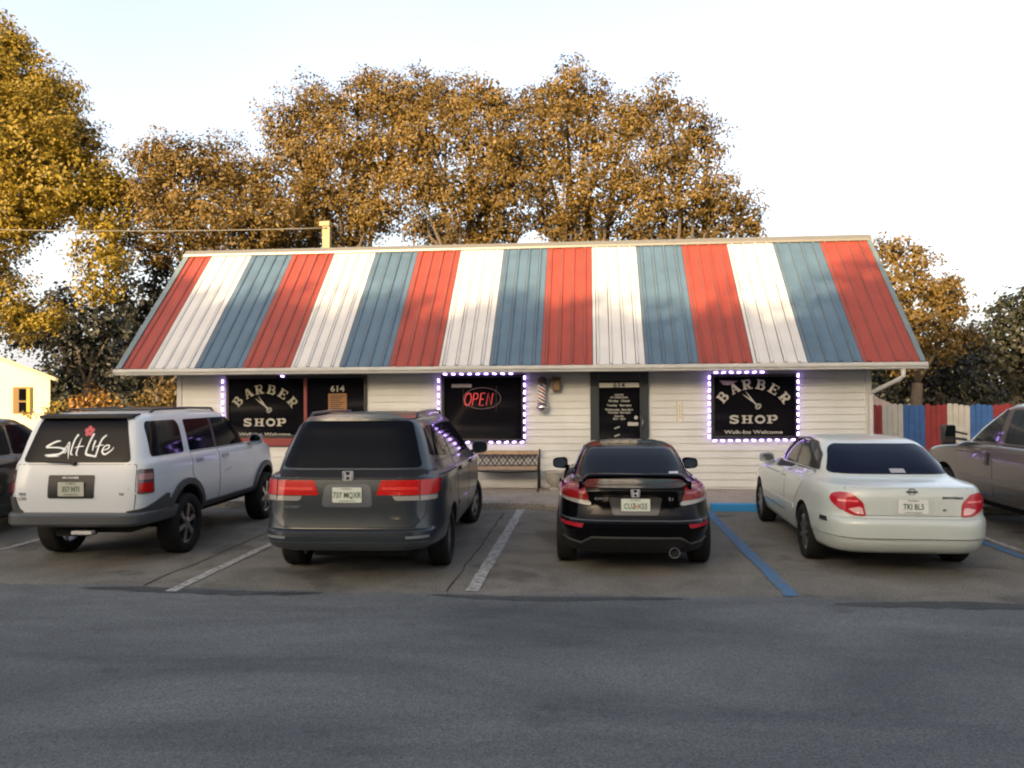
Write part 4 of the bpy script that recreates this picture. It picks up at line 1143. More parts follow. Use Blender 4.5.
# ---- 2. grey minivan ---------------------------------------------
P_grey = mat('grey_car_paint', (.028, .036, .045), .30, .4, coat=.4)
van = Car('grey_minivan', 'dark grey minivan with wide red tail lamps beside the white SUV', (-2.61, 10.40, 0), 2.6, [
 (.33, -2.30, 2.3, .84, 6, 5, 0, 0), (.35, -2.44, 2.42, .90, 6, 5, 0, 0), (.40, -2.52, 2.5, .945, 7.5, 5, 0, 0), (.47, -2.56, 2.55, .96, 7.5, 5, 0, 0), (.555, -2.55, 2.55, .97, 7.5, 5, 0, 0), (.585, -2.50, 2.52, .975, 7.5, 5, 0, 0),
 (.72, -2.47, 2.5, .98, 7.5, 5, 0, 0), (.90, -2.45, 2.45, .98, 7.5, 5, 0, 0), (1.06, -2.42, 2.36, .975, 7.5, 5, -.12, 0), (1.10, -2.41, 2.25, .96, 7.5, 5, -.16, 0), (1.13, -2.36, 2.1, .93, 6, 4.5, -.14, 0), (1.17, -2.33, 1.72, .905, 6.5, 4.5, -.02, 0),
 (1.35, -2.24, 1.25, .83, 7, 5, 0, 0), (1.52, -2.15, .85, .755, 7, 5, 0, 0), (1.64, -2.09, .58, .69, 7, 5, 0, 0), (1.70, -2.0, .40, .62, 6, 5, 0, 0), (1.735, -1.8, .1, .48, 5, 4, 0, 0), (1.752, -1.3, -.35, .24, 3, 3, 0, 0), (1.755, -1.1, -.5, .1, 2.5, 2.5, 0, 0)], P_grey)
van.body([(-1.44, .335, .39), (1.56, .335, .39)])
for x in (-.83, .83):
    van.wheel(x, -1.44, .335, .235, 'five'); van.wheel(x, 1.56, .335, .235, 'five', steer=-12)
mb = MB(); mb.box(-.50, .50, -1.95, 2.2, .2, .36); mb.build('underbody_block', M_steeldark, van.t, world=False)
van.decal('rear_window', [(-.745, 1.19), (.745, 1.19), (.60, 1.665), (-.60, 1.665)], M_glass, 0, off=.008, r=.05)
tg = van.panel('tailgate', [(-.70, .60), (.70, .60), (.80, .72), (.80, 1.165), (-.80, 1.165), (-.80, .72)], 0, r=.06)
mb = MB(); mb.smooth = True; vs = []
for k in range(17):
    u = -.60 + 1.2 * k / 16; p, n = van.surf(u, 1.69, 0); y = p.y
    vs += [(u, y + .13, 1.722), (u, y - .05, 1.70), (u, y - .055, 1.675), (u, y + .03, 1.665)]
mb.add(vs, [(i * 4 + j, i * 4 + (j + 1) % 4, i * 4 + 4 + (j + 1) % 4, i * 4 + 4 + j) for i in range(16) for j in range(4)] + [(0, 1, 2, 3), (67, 66, 65, 64)])
mb.build('spoiler', P_grey, van.t, world=False, angle=45)
for sg in (1, -1):
    f = (lambda q: q) if sg > 0 else mir
    van.decal('tail_lamp', f([(.30, .92), (.90, .92), (.905, 1.07), (.35, 1.07)]), M_lampredlit, 0, off=.014, r=.02, step=.03)
    tl = van.decal('reversing_lamp', f([(.50, .865), (.89, .865), (.90, .912), (.47, .912)]), M_lampclear, 0, off=.014, r=.018, step=.03)
    van.decal('tail_lamp_side', [(u * 1, z) for u, z in side_poly([(-2.36, .92), (-2.14, .95), (-2.10, 1.07), (-2.36, 1.075)], sg)], M_lampred, 90 * sg, off=.010, r=.02, step=.03)
    van.strip('lamp_seam', [(sg * .745, .87), (sg * .745, 1.075)], .010, M_steeldark, 0, off=.0155)
    van.decal('bumper_reflector', f([(.62, .49), (.84, .49), (.84, .515), (.62, .515)]), mat('bumper_grey_insert', (.16, .17, .18), .3), 0, off=.006)
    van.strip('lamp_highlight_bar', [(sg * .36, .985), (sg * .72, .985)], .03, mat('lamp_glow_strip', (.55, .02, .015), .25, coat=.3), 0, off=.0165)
van.strip('tailgate_crease', [(-.78, 1.085), (.78, 1.085)], .012, M_steeldark, 0, off=.006)
van.decal('plate_recess', [(-.27, .80), (.27, .80), (.235, 1.03), (-.235, 1.03)], mat('recess_grey', (.07, .08, .095), .4, .3), 0, off=.006, r=.06)
yb_ = van.surf(0, .93)[0].y
van.plate(0, .925, yb_ - .020, '737 MQXR')
def h_emblem(car, z, s=1.0, x=0.0):
    y = min(car.surf(x, z + q)[0].y for q in (-.05, 0, .05)) - .010
    mb = MB()
    def pr(q): mb.prism([(x + a * s, z + b * s) for a, b in q], y, y + .006)
    O = rounded([(-.062, .05), (.062, .05), (.052, -.05), (-.052, -.05)], .02)
    I_ = rounded([(-.053, .042), (.053, .042), (.044, -.042), (-.044, -.042)], .016)
    vs = [(x + a * s, y, z + b * s) for a, b in O] + [(x + a * s, y, z + b * s) for a, b in I_]; n = len(O)
    mb.add(vs, [(i, (i + 1) % n, (i + 1) % n + n, i + n) for i in range(n)])
    pr([(-.046, .040), (-.024, .040), (-.018, .008), (.018, .008), (.024, .040), (.046, .040), (.036, -.04), (.016, -.04), (.018, -.010), (-.018, -.010), (-.016, -.04), (-.036, -.04)])
    mb.build('emblem', mat('bright_emblem', (.75, .76, .78), .2, .6), car.t, world=False)
h_emblem(van, 1.118, 1.0)
mb = MB(); u, z = -.58, .80; add_text(mb, 'ODYSSEY', .035, u, van.surf(u, z)[0].y - .006, z, sx=1.3, bold=.001, thick=.002); mb.build('badge', mat('dark_badge', (.12, .13, .14), .3), van.t, world=False)
van.strip('bumper_step', [(-.86, .575), (.86, .575)], .010, M_steeldark, 0, off=.004)
van.decal('bumper_lower', [(-.80, .37), (.80, .37), (.86, .46), (-.86, .46)], mat('bumper_dark_grey', (.05, .058, .065), .4), 0, off=.004, r=.05)
def van_side(sg):
    a = 90 * sg; D = lambda nm, p, m, **k: van.decal(nm, side_poly(p, sg), m, a, **k)
    D('side_window', [(-2.02, 1.30), (-1.04, 1.23), (-1.04, 1.60), (-1.75, 1.61), (-1.86, 1.58)], M_glass, r=.05, off=.008)
    D('side_window', [(-.98, 1.225), (.10, 1.20), (.10, 1.60), (-.98, 1.605)], M_glass, r=.03, off=.008)
    D('side_window', [(.17, 1.20), (1.25, 1.19), (.98, 1.36), (.66, 1.53), (.46, 1.59), (.17, 1.60)], M_glass, r=.03, off=.008)
    d = van.panel('door', side_poly([(-1.02, 1.20), (.12, 1.185), (.12, .36), (-.86, .36), (-.98, .52), (-1.04, .80)], sg), a, r=.04)
    van.strip('handle', side_poly([(-.90, 1.06), (-.70, 1.06)], sg), .045, P_grey, a, off=.03, parent=d)
    d = van.panel('door', side_poly([(.15, 1.185), (1.30, 1.15), (1.22, .8), (1.12, .36), (.15, .36)], sg), a, r=.04)
    van.strip('handle', side_poly([(.24, 1.05), (.44, 1.05)], sg), .045, P_grey, a, off=.03, parent=d)
    van.strip('slide_rail', side_poly([(-2.1, 1.10), (-1.08, 1.09)], sg), .016, M_steeldark, a, off=.003)
    van.strip('belt_trim', side_poly([(-1.95, 1.235), (1.25, 1.165)], sg), .014, M_black, a, off=.010)
    van.strip('side_moulding', side_poly([(-.95, .66), (1.1, .62)], sg), .05, P_grey, a, off=.012)
    van.decal('fuel_door', side_poly([(-1.70, .86), (-1.54, .86), (-1.54, 1.02), (-1.70, 1.02)], sg), P_grey, a, off=.003, r=.02)
both(van_side)
van.decal('windscreen', [(-.80, 1.2), (.80, 1.2), (.62, 1.63), (-.62, 1.63)], M_glass, 180, off=.008, r=.05)
for sg in (1, -1): van.mirror(sg * 1.04, 1.10, 1.185, sg, P_grey, .22, .18)
rail_pair(van, .60, -1.75, .10, 1.70, P_grey, .05)

# ---- 3. black coupe ----------------------------------------------
P_black = mat('black_car_paint', (.002, .002, .0025), .10, 0, coat=.05, spec=.14)
cp = Car('black_coupe', 'glossy black coupe with a raised rear spoiler and single exhaust', (.475, 10.68, 0), 0.0, [
 (.20, -1.9, 2.0, .76, 5, 5, 0, 0), (.26, -2.10, 2.15, .81, 5, 5, 0, 0), (.40, -2.20, 2.22, .85, 5, 5, 0, 0), (.50, -2.24, 2.25, .868, 5, 5, 0, 0), (.575, -2.24, 2.25, .875, 5, 5, 0, 0), (.60, -2.20, 2.23, .875, 5, 5, 0, 0),
 (.70, -2.15, 2.2, .872, 5, 5, 0, 0), (.84, -2.12, 2.1, .855, 5, 4.5, -.08, 0), (.91, -2.12, 2.0, .825, 5, 4.5, -.16, 0), (.935, -2.08, 1.85, .79, 5, 4.5, -.20, 0), (.96, -1.80, 1.35, .735, 5, 4, -.1, 0), (.985, -1.62, 1.10, .70, 5, 4, 0, 0),
 (1.10, -1.30, .80, .655, 5, 4, 0, 0), (1.22, -.98, .48, .60, 5, 4, 0, 0), (1.30, -.72, .22, .54, 4.5, 4, 0, 0), (1.34, -.52, .0, .44, 4, 3.5, 0, 0), (1.362, -.40, -.12, .24, 3, 3, 0, 0), (1.366, -.34, -.2, .1, 2.5, 2.5, 0, 0)], P_black)
cp.body([(-1.31, .315, .37), (1.31, .315, .37)])
for x in (-.755, .755):
    cp.wheel(x, -1.31, .315, .225, 'multi'); cp.wheel(x, 1.31, .315, .225, 'multi')
mb = MB(); mb.box(-.45, .45, -1.75, 2.0, .16, .28); mb.build('underbody_block', M_steeldark, cp.t, world=False)
cp.decal('rear_window', [(-.60, 1.005), (.60, 1.005), (.50, 1.245), (.44, 1.27), (-.44, 1.27), (-.50, 1.245)], M_glass, 0, off=.006, r=.05)
cp.decal('sunroof', [(-.36, -.62), (.36, -.62), (.36, -.18), (-.36, -.18)], M_glass, top=True, off=.005, r=.04)
tr = cp.panel('trunk_lid', [(-.50, .66), (.50, .66), (.56, .80), (.60, .925), (-.60, .925), (-.56, .80)], 0, r=.04)
# raised spoiler
mb = MB(); mb.smooth = True; vs = []; NN = 28
for k in range(NN + 1):
    u = -.60 + 1.2 * k / NN; e = abs(u) / .60
    zc = 1.045 + .015 * (1 - e ** 2) - .10 * max(0, (e - .82) / .18) ** 1.6
    yy = -2.02 + .10 * e ** 2 + .06 * max(0, (e - .8) / .2)
    th = .026 + .010 * e; ch = .085 + .02 * e
    for t in np.linspace(0, 2 * PI, 13)[:-1]: vs.append((u, yy + ch * math.cos(t), zc + th * math.sin(t) + .012 * -math.cos(t)))
mb.add(vs, [(i * 12 + j, i * 12 + (j + 1) % 12, (i + 1) * 12 + (j + 1) % 12, (i + 1) * 12 + j) for i in range(NN) for j in range(12)] + [tuple(range(12)), tuple(NN * 12 + j for j in range(12))])
mb.build('spoiler', P_black, cp.t, world=False, angle=60)
for sg in (1, -1):
    mb = MB(); X = sg * .56; mb.box(min(X, X + sg * .045), max(X, X + sg * .045), -2.04, -1.88, .91, 1.01, .012); mb.build('spoiler_foot', P_black, cp.t, world=False)
    f = (lambda q: q) if sg > 0 else mir
    tl = cp.decal('tail_lamp', f([(.49, .802), (.845, .83), (.855, .93), (.77, .955), (.535, .945)]), M_lampred, 0, off=.012, r=.02, step=.03)
    cp.decal('clear_lens', f([(.465, .765), (.50, .752), (.845, .80), (.85, .828), (.485, .80)]), M_lampclear, 0, off=.010, r=.02, step=.03, parent=tl)
    cp.strip('light_bar', [(sg * .53, .885), (sg * .80, .88)], .018, mat('deep_red_bar', (.25, .005, .005), .2, coat=1), 0, off=.014, parent=tl)
    cp.decal('bumper_reflector', f([(.57, .525), (.80, .535), (.80, .57), (.55, .57)]), mat('reflector_red', (.35, .01, .025), .3, coat=.3), 0, off=.008, r=.01, step=.03)
    cp.mirror(sg * .90, .52, .985, sg, P_black, .21, .155)
cp.strip('bumper_shoulder', [(-.80, .60), (.80, .60)], .012, mat('shoulder_gloss', (.06, .06, .06), .15), 0, off=.004)
cp.decal('bumper_diffuser', [(-.80, .26), (.80, .26), (.79, .36), (.56, .34), (.47, .41), (-.47, .41), (-.56, .34), (-.79, .36)], M_blackmatte, 0, off=.006, r=.03)
cp.strip('diffuser_edge', [(-.78, .375), (-.58, .355), (-.47, .425), (.47, .425), (.58, .355), (.78, .375)], .016, mat('diffuser_grey', (.07, .07, .07), .4), 0, off=.009)
cp.decal('plate_recess', [(-.24, .655), (.24, .655), (.285, .84), (-.285, .84)], mat('coupe_recess', (.022, .022, .023), .25, coat=.2), 0, off=.006, r=.03)
yb_ = cp.surf(0, .755)[0].y
cp.plate(0, .752, yb_ - .022, 'CUZ X55')
h_emblem(cp, .885, .85)
mb = MB()
for u, z, t_, s_ in ((-.36, .825, 'CIVIC', .036), (.375, .825, 'Si', .045)):
    add_text(mb, t_, s_, u, cp.surf(u, z)[0].y - .010, z, sx=1.35, thick=.002, space=1.3)
mb.build('badge', MATS['bright_emblem'], cp.t, world=False)
mb = MB(); mb.lathe([(.048, -.02), (.058, -.02), (.058, .2), (.048, .2)], 'y', (.40, -2.19, .27), 28, closed=True); mb.build('exhaust_tip', M_chrome, cp.t, world=False, smooth=True, angle=40)
mb = MB(); mb.lathe([(.047, .02), (.047, .03)], 'y', (.40, -2.19, .27), 20); mb.build('exhaust_pipe', M_steeldark, cp.t, world=False)
p, n = cp.surf(.50, 1.03)
cp.decal('glass_sticker', [(.42, 1.02), (.53, 1.02), (.53, 1.045), (.42, 1.045)], mat('pale_sticker', (.45, .47, .5), .5), 0, off=.008)
def cp_side(sg):
    a = 90 * sg
    cp.decal('side_window', side_poly([(-1.12, 1.04), (.62, 1.005), (.42, 1.13), (.08, 1.25), (-.35, 1.29), (-.72, 1.25)], sg), M_glass, a, off=.006, r=.04)
    d = cp.panel('door', side_poly([(-.62, .985), (.72, .95), (.80, .75), (.72, .30), (-.55, .30), (-.70, .6)], sg), a, r=.05)
    cp.strip('handle', side_poly([(-.52, .84), (-.34, .84)], sg), .035, P_black, a, off=.02, parent=d)
both(cp_side)
cp.decal('windscreen', [(-.62, 1.0), (.62, 1.0), (.46, 1.27), (-.46, 1.27)], M_glass, 180, off=.006, r=.05)

# ---- 4. white sedan ----------------------------------------------
P_pearl = mat('pearl_car_paint', (.43, .47, .44), .30, coat=.55)
sd_ = Car('white_sedan', 'pearl white four door sedan with round edged red tail lamps', (3.41, 10.98, 0), -1.5, [
 (.22, -2.1, 2.15, .78, 6.1, 5, 0, 0), (.27, -2.30, 2.30, .835, 6.1, 5, 0, 0), (.38, -2.38, 2.38, .87, 6.1, 5, 0, 0), (.415, -2.385, 2.40, .88, 6.1, 5, 0, 0), (.425, -2.405, 2.41, .885, 6.1, 5, 0, 0), (.55, -2.41, 2.42, .892, 6.1, 5, 0, 0), (.61, -2.39, 2.41, .892, 6.1, 5, 0, 0),
 (.65, -2.35, 2.39, .89, 6.1, 5, 0, 0), (.80, -2.33, 2.3, .885, 6.1, 4.5, -.04, 0), (.90, -2.31, 2.2, .862, 6.1, 4.5, -.13, 0), (.945, -2.27, 2.05, .83, 6.1, 4.5, -.17, 0), (.97, -2.10, 1.7, .78, 5, 4, -.14, 0), (1.0, -1.86, 1.22, .735, 5, 4, 0, 0),
 (1.12, -1.62, .95, .70, 5, 4, 0, 0), (1.26, -1.32, .62, .645, 5, 4, 0, 0), (1.35, -1.08, .35, .58, 4.5, 4, 0, 0), (1.39, -.86, .12, .48, 4, 3.5, 0, 0), (1.41, -.65, -.1, .27, 3, 3, 0, 0), (1.415, -.5, -.25, .1, 2.5, 2.5, 0, 0)], P_pearl)
sd_.body([(-1.33, .32, .365), (1.42, .32, .365)])
for x in (-.775, .775):
    sd_.wheel(x, -1.33, .32, .215, 'multi'); sd_.wheel(x, 1.42, .32, .215, 'multi')
mb = MB(); mb.box(-.45, .45, -1.85, 2.1, .18, .30); mb.build('underbody_block', M_steeldark, sd_.t, world=False)
rw_ = sd_.decal('rear_window', [(-.66, 1.035), (.66, 1.035), (.545, 1.29), (.47, 1.335), (-.47, 1.335), (-.545, 1.29)], mat('blue_tinted_glass', (.004, .006, .018), .05, spec=.10), 0, off=.006, r=.05)
sd_.panel('trunk_lid', [(-.50, .66), (.50, .66), (.56, .80), (.66, .935), (-.66, .935), (-.56, .80)], 0, r=.03, gap=.005)
for sg in (1, -1):
    f = (lambda q: q) if sg > 0 else mir
    tl = sd_.decal('tail_lamp', f([(.47, .645), (.60, .655), (.72, .72), (.775, .80), (.755, .865), (.69, .89), (.59, .88), (.49, .79)]), mat('ruby_lens', (.36, .010, .022), .2, coat=.35, spec=.3), 0, off=.014, r=.03, step=.03)
    sd_.decal('clear_lens', f([(.49, .665), (.57, .675), (.63, .72), (.53, .745), (.50, .73)]), mat('pink_clear_lens', (.6, .35, .35), .15, coat=1), 0, off=.017, r=.012, step=.03, parent=tl)
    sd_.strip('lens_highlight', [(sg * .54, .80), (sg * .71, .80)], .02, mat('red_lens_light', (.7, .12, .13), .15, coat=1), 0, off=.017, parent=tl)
    sd_.decal('side_marker', side_poly([(-2.12, .56), (-1.96, .56), (-1.97, .61), (-2.10, .61)], sg), mat('dark_marker', (.03, .04, .04), .2), 90 * sg, off=.008, r=.01, step=.03)
    sd_.mirror(sg * .895, .74, 1.02, sg, mat('sedan_mirror_paint', (.16, .19, .26), .25, coat=1), .20, .14)
sd_.decal('plate_recess', [(-.235, .66), (.235, .66), (.245, .86), (-.245, .86)], mat('recess_shadow_paint', (.45, .48, .45), .4), 0, off=.004, r=.04)
sd_.decal('plate_frame', [(-.215, .675), (.215, .675), (.22, .845), (-.22, .845)], P_pearl, 0, off=.010, r=.04)
yb_ = sd_.surf(0, .76)[0].y
sd_.plate(.0, .755, yb_ - .024, 'TKI BL5', w_=.30, h_=.15, orange=False, mtl=mat('pale_plate', (.60, .62, .60), .5))
y = sd_.surf(0, .905)[0].y - .012; mb = MB()
mb.lathe([(.038, 0), (.038, .006), (.030, .006), (.030, 0)], 'y', (0, y, .905), 24, closed=True); mb.box(-.058, .058, y - .003, y + .003, .896, .914, .002); mb.build('emblem', mat('dark_emblem', (.12, .13, .13), .3, .6), sd_.t, world=False)
mb = MB(); add_text(mb, 'MAXIMA', .036, .40, sd_.surf(.4, .845)[0].y - .008, .845, sx=1.5, bold=.001, thick=.002); add_text(mb, 'SE', .030, .31, sd_.surf(.31, .72)[0].y - .008, .72, sx=1.2, thick=.002)
mb.build('badge', MATS['dark_emblem'], sd_.t, world=False)
sd_.strip('bumper_crease', [(-.80, .425), (.80, .425)], .008, mat('crease_shadow', (.3, .32, .3), .4), 0, off=.003)
sd_.strip('bumper_seam', [(-.84, .625), (.84, .625)], .007, MATS['crease_shadow'], 0, off=.003)
sd_.decal('window_sticker', [(-.02, 1.045), (.14, 1.045), (.135, 1.085), (-.02, 1.085)], mat('grey_sticker', (.28, .29, .32), .5), 0, off=.008, parent=rw_)
def sd_side(sg):
    a = 90 * sg; D = lambda nm, p, m, **k: sd_.decal(nm, side_poly(p, sg), m, a, **k)
    D('window_trim', [(-1.38, 1.045), (.80, 1.03), (.60, 1.18), (.25, 1.335), (-.30, 1.372), (-.86, 1.35), (-1.22, 1.22)], M_black, off=.004, r=.06)
    D('side_window', [(-1.30, 1.055), (-.42, 1.045), (-.40, 1.345), (-.84, 1.33), (-1.17, 1.21)], M_glass2, off=.008, r=.05)
    D('side_window', [(-.35, 1.045), (.74, 1.045), (.53, 1.18), (.22, 1.315), (-.33, 1.345)], M_glass2, off=.008, r=.03)
    d = sd_.panel('door', side_poly([(-.40, 1.02), (-1.28, 1.03), (-1.22, .86), (-.98, .66), (-.84, .30), (-.40, .30)], sg), a, r=.04, gap=.006)
    sd_.strip('handle', side_poly([(-1.12, .90), (-.92, .90)], sg), .035, P_pearl, a, off=.022, parent=d)
    d = sd_.panel('door', side_poly([(-.375, 1.02), (.90, .995), (.98, .7), (.90, .30), (-.375, .30)], sg), a, r=.04, gap=.006)
    sd_.strip('handle', side_poly([(-.28, .89), (-.08, .89)], sg), .035, P_pearl, a, off=.022, parent=d)
    sd_.strip('side_moulding', side_poly([(-.90, .56), (.95, .54)], sg), .05, P_pearl, a, off=.012)
both(sd_side)
sd_.decal('windscreen', [(-.66, 1.02), (.66, 1.02), (.50, 1.33), (-.50, 1.33)], M_glass, 180, off=.006, r=.05)

# ---- 5. pickup at the right edge -----------------------------------
P_tan = mat('pewter_car_paint', (.105, .093, .076), .34, .45, coat=.5)
tk = Car('pewter_pickup', 'pewter pickup truck with black mirrors cut by the right edge', (6.46, 10.95, 0), 0.0, [
 (.42, -2.8, 2.75, .90, 8, 6, 0, 0), (.48, -2.9, 2.88, .96, 8, 6, 0, 0), (.70, -2.9, 2.92, .985, 8, 9, 0, 0), (.95, -2.9, 2.90, .985, 8, 9, 0, 0), (1.13, -2.9, 2.86, .965, 8, 9, -.08, 0), (1.18, -2.88, 2.78, .935, 8, 8, -.09, 0), (1.205, -2.2, 2.3, .90, 8, 6, -.09, 0),
 (1.22, -.98, 1.76, .875, 8, 6, 0, 0), (1.45, -.92, 1.34, .80, 8, 6, 0, 0), (1.64, -.86, .98, .73, 8, 6, 0, 0), (1.74, -.80, .80, .68, 7, 5, 0, 0), (1.79, -.62, .6, .56, 5, 4, 0, 0), (1.81, -.3, .3, .28, 3, 3, 0, 0)], P_tan)
bo = tk.body([(-1.75, .40, .47), (1.98, .40, .47)])
mb = MB(); mb.box(-.78, .78, -2.78, -1.08, .75, 1.6); cut = mb.build('cutter', M_steeldark); cut.location = (6.46, 10.95, 0)
bpy.context.view_layer.update()
md = bo.modifiers.new('b', 'BOOLEAN'); md.operation = 'DIFFERENCE'; md.object = cut; md.solver = 'EXACT'; md.material_mode = 'TRANSFER'
dg = bpy.context.evaluated_depsgraph_get(); new = bpy.data.meshes.new_from_object(bo.evaluated_get(dg), depsgraph=dg); bo.modifiers.clear(); bo.data = new; new.name = 'body'; bpy.data.objects.remove(cut)
bo.data.set_sharp_from_angle(angle=R(28))
for x in (-.85, .85):
    tk.wheel(x, -1.75, .39, .27, 'six'); tk.wheel(x, 1.98, .39, .27, 'six')
mb = MB(); mb.box(-.7, .7, -2.7, 2.6, .30, .46); mb.build('underbody_block', M_steeldark, tk.t, world=False)
def tk_side(sg):
    a = 90 * sg; D = lambda nm, p, m, **k: tk.decal(nm, side_poly(p, sg), m, a, **k)
    D('side_window', [(.56, 1.25), (1.52, 1.235), (1.30, 1.42), (.98, 1.62), (.82, 1.70), (.56, 1.70)], M_glass2, off=.008, r=.04)
    D('side_window', [(-.78, 1.25), (.40, 1.25), (.40, 1.70), (-.70, 1.70)], M_glass2, off=.008, r=.04)
    d = tk.panel('door', side_poly([(.50, 1.22), (1.62, 1.19), (1.50, .85), (1.42, .50), (.50, .50)], sg), a, r=.04)
    tk.strip('handle', side_poly([(.58, 1.02), (.66, 1.02)], sg), .17, M_black, a, off=.02, parent=d)
    d = tk.panel('door', side_poly([(-.90, 1.22), (.46, 1.22), (.46, .50), (-.90, .50)], sg), a, r=.04)
    tk.strip('handle', side_poly([(-.82, 1.02), (-.70, 1.02)], sg), .08, M_black, a, off=.02, parent=d)
    tk.strip('side_moulding', side_poly([(-.9, .72), (1.45, .72)], sg), .07, mat('pewter_trim', (.12, .11, .095), .4), a, off=.01)
    # tall towing mirror
    mb = MB(); X = sg * 1.14; mb.box(X - .10, X + .10, 1.40, 1.50, 1.17, 1.46, .03); mb.tube([(X, 1.46, 1.27), (sg * .88, 1.44, 1.24)], .02, 8); mb.tube([(X, 1.46, 1.38), (sg * .88, 1.42, 1.32)], .016, 8)
    o = mb.build('mirror', M_black, tk.t, world=False)
    mb = MB(); mb.box(X - .08, X + .08, 1.394, 1.399, 1.29, 1.45); mb.build('mirror_glass', MATS['mirror_glass'], o, world=False)
both(tk_side)
tk.decal('windscreen', [(-.76, 1.26), (.76, 1.26), (.66, 1.68), (-.66, 1.68)], M_glass, 180, off=.006, r=.05)
tk.decal('rear_window', [(-.62, 1.28), (.62, 1.28), (.58, 1.66), (-.58, 1.66)], M_glass, 0, off=.006, r=.05)

# ---- 6. dark vehicle at the left edge -------------------------------
P_char = mat('charcoal_car_paint', (.018, .020, .022), .25, .3, coat=1)
dk = Car('dark_wagon', 'nearly black wagon half hidden behind the white SUV at the left edge', (-9.15, 10.75, 0), 1.5, [
 (.26, -2.1, 2.05, .80, 6, 5, 0, 0), (.32, -2.26, 2.2, .86, 6, 5, 0, 0), (.55, -2.32, 2.28, .90, 6, 5, 0, 0), (.80, -2.28, 2.25, .905, 6, 5, 0, 0), (1.02, -2.24, 2.15, .89, 6, 5, -.08, 0), (1.08, -2.2, 2.0, .86, 6, 5, -.1, 0), (1.12, -2.16, 1.3, .82, 7, 5, 0, 0),
 (1.34, -2.05, .95, .75, 7, 5, 0, 0), (1.54, -1.93, .6, .68, 7, 5, 0, 0), (1.62, -1.8, .42, .62, 6, 5, 0, 0), (1.66, -1.5, .1, .45, 4, 4, 0, 0), (1.67, -1.1, -.3, .2, 3, 3, 0, 0)], P_char)
dk.body([(-1.35, .34, .40), (1.38, .34, .40)])
for x in (-.78, .78):
    dk.wheel(x, -1.35, .345, .235, 'six'); dk.wheel(x, 1.38, .345, .235, 'six')
mb = MB(); mb.box(-.62, .62, -2.1, 2.1, .2, .34); mb.build('underbody_block', M_steeldark, dk.t, world=False)
dk.decal('rear_window', [(-.66, 1.14), (.66, 1.14), (.56, 1.52), (-.56, 1.52)], M_glass, 0, off=.008, r=.05)
for sg in (1, -1):
    f = (lambda q: q) if sg > 0 else mir
    dk.decal('tail_lamp', f([(.62, .80), (.85, .80), (.84, 1.05), (.68, 1.05)]), M_lampred, 0, off=.012, r=.03, step=.03)
    a = 90 * sg
    for pl in ([(-1.85, 1.15), (-1.05, 1.14), (-1.05, 1.52), (-1.7, 1.52)], [(-.98, 1.14), (-.12, 1.13), (-.12, 1.54), (-.98, 1.53)], [(-.05, 1.13), (.95, 1.12), (.62, 1.38), (.32, 1.54), (-.05, 1.55)]):
        dk.decal('side_window', side_poly(pl, sg), M_glass, a, off=.008, r=.04)
    for pl in ([(-1.0, 1.10), (-.10, 1.10), (-.10, .38), (-.85, .38), (-.95, .7)], [(-.07, 1.10), (.98, 1.08), (.98, .38), (-.07, .38)]):
        d = dk.panel('door', side_poly(pl, sg), a, r=.04); dk.strip('handle', side_poly([(pl[0][0] + .1, .98), (pl[0][0] + .28, .98)], sg), .04, P_char, a, off=.02, parent=d)
    dk.mirror(sg * .98, .85, 1.18, sg, P_char)
dk.plate(0, .92, dk.surf(0, .92)[0].y - .02, 'HKT 20B')
dk.decal('windscreen', [(-.7, 1.15), (.7, 1.15), (.58, 1.54), (-.58, 1.54)], M_glass, 180, off=.006, r=.05)

# ------------------------------------------------------------------ vegetation
NR = np.random.default_rng(11)
def quads_mesh(name, C_, U, V, m, parent=None, off=(0, 0, 0)):
    n = len(C_); C_ = C_ - np.array(off)
    # six-sided leaf clump shape rather than a plain square
    co = np.empty((n, 4, 3)); co[:, 0] = C_ - U; co[:, 1] = C_ - V * .62 + U * .1; co[:, 2] = C_ + U; co[:, 3] = C_ + V * .62 + U * .1
    me = bpy.data.meshes.new(name); me.vertices.add(n * 4); me.vertices.foreach_set('co', co.reshape(-1))
    me.loops.add(n * 4); me.loops.foreach_set('vertex_index', np.arange(n * 4, dtype=np.int32))
    me.polygons.add(n); me.polygons.foreach_set('loop_start', np.arange(0, n * 4, 4, dtype=np.int32))
    me.materials.append(m); me.update(calc_edges=True)
    o = bpy.data.objects.new(name, me); COL.objects.link(o)
    if parent is not None: o.parent = parent
    return o
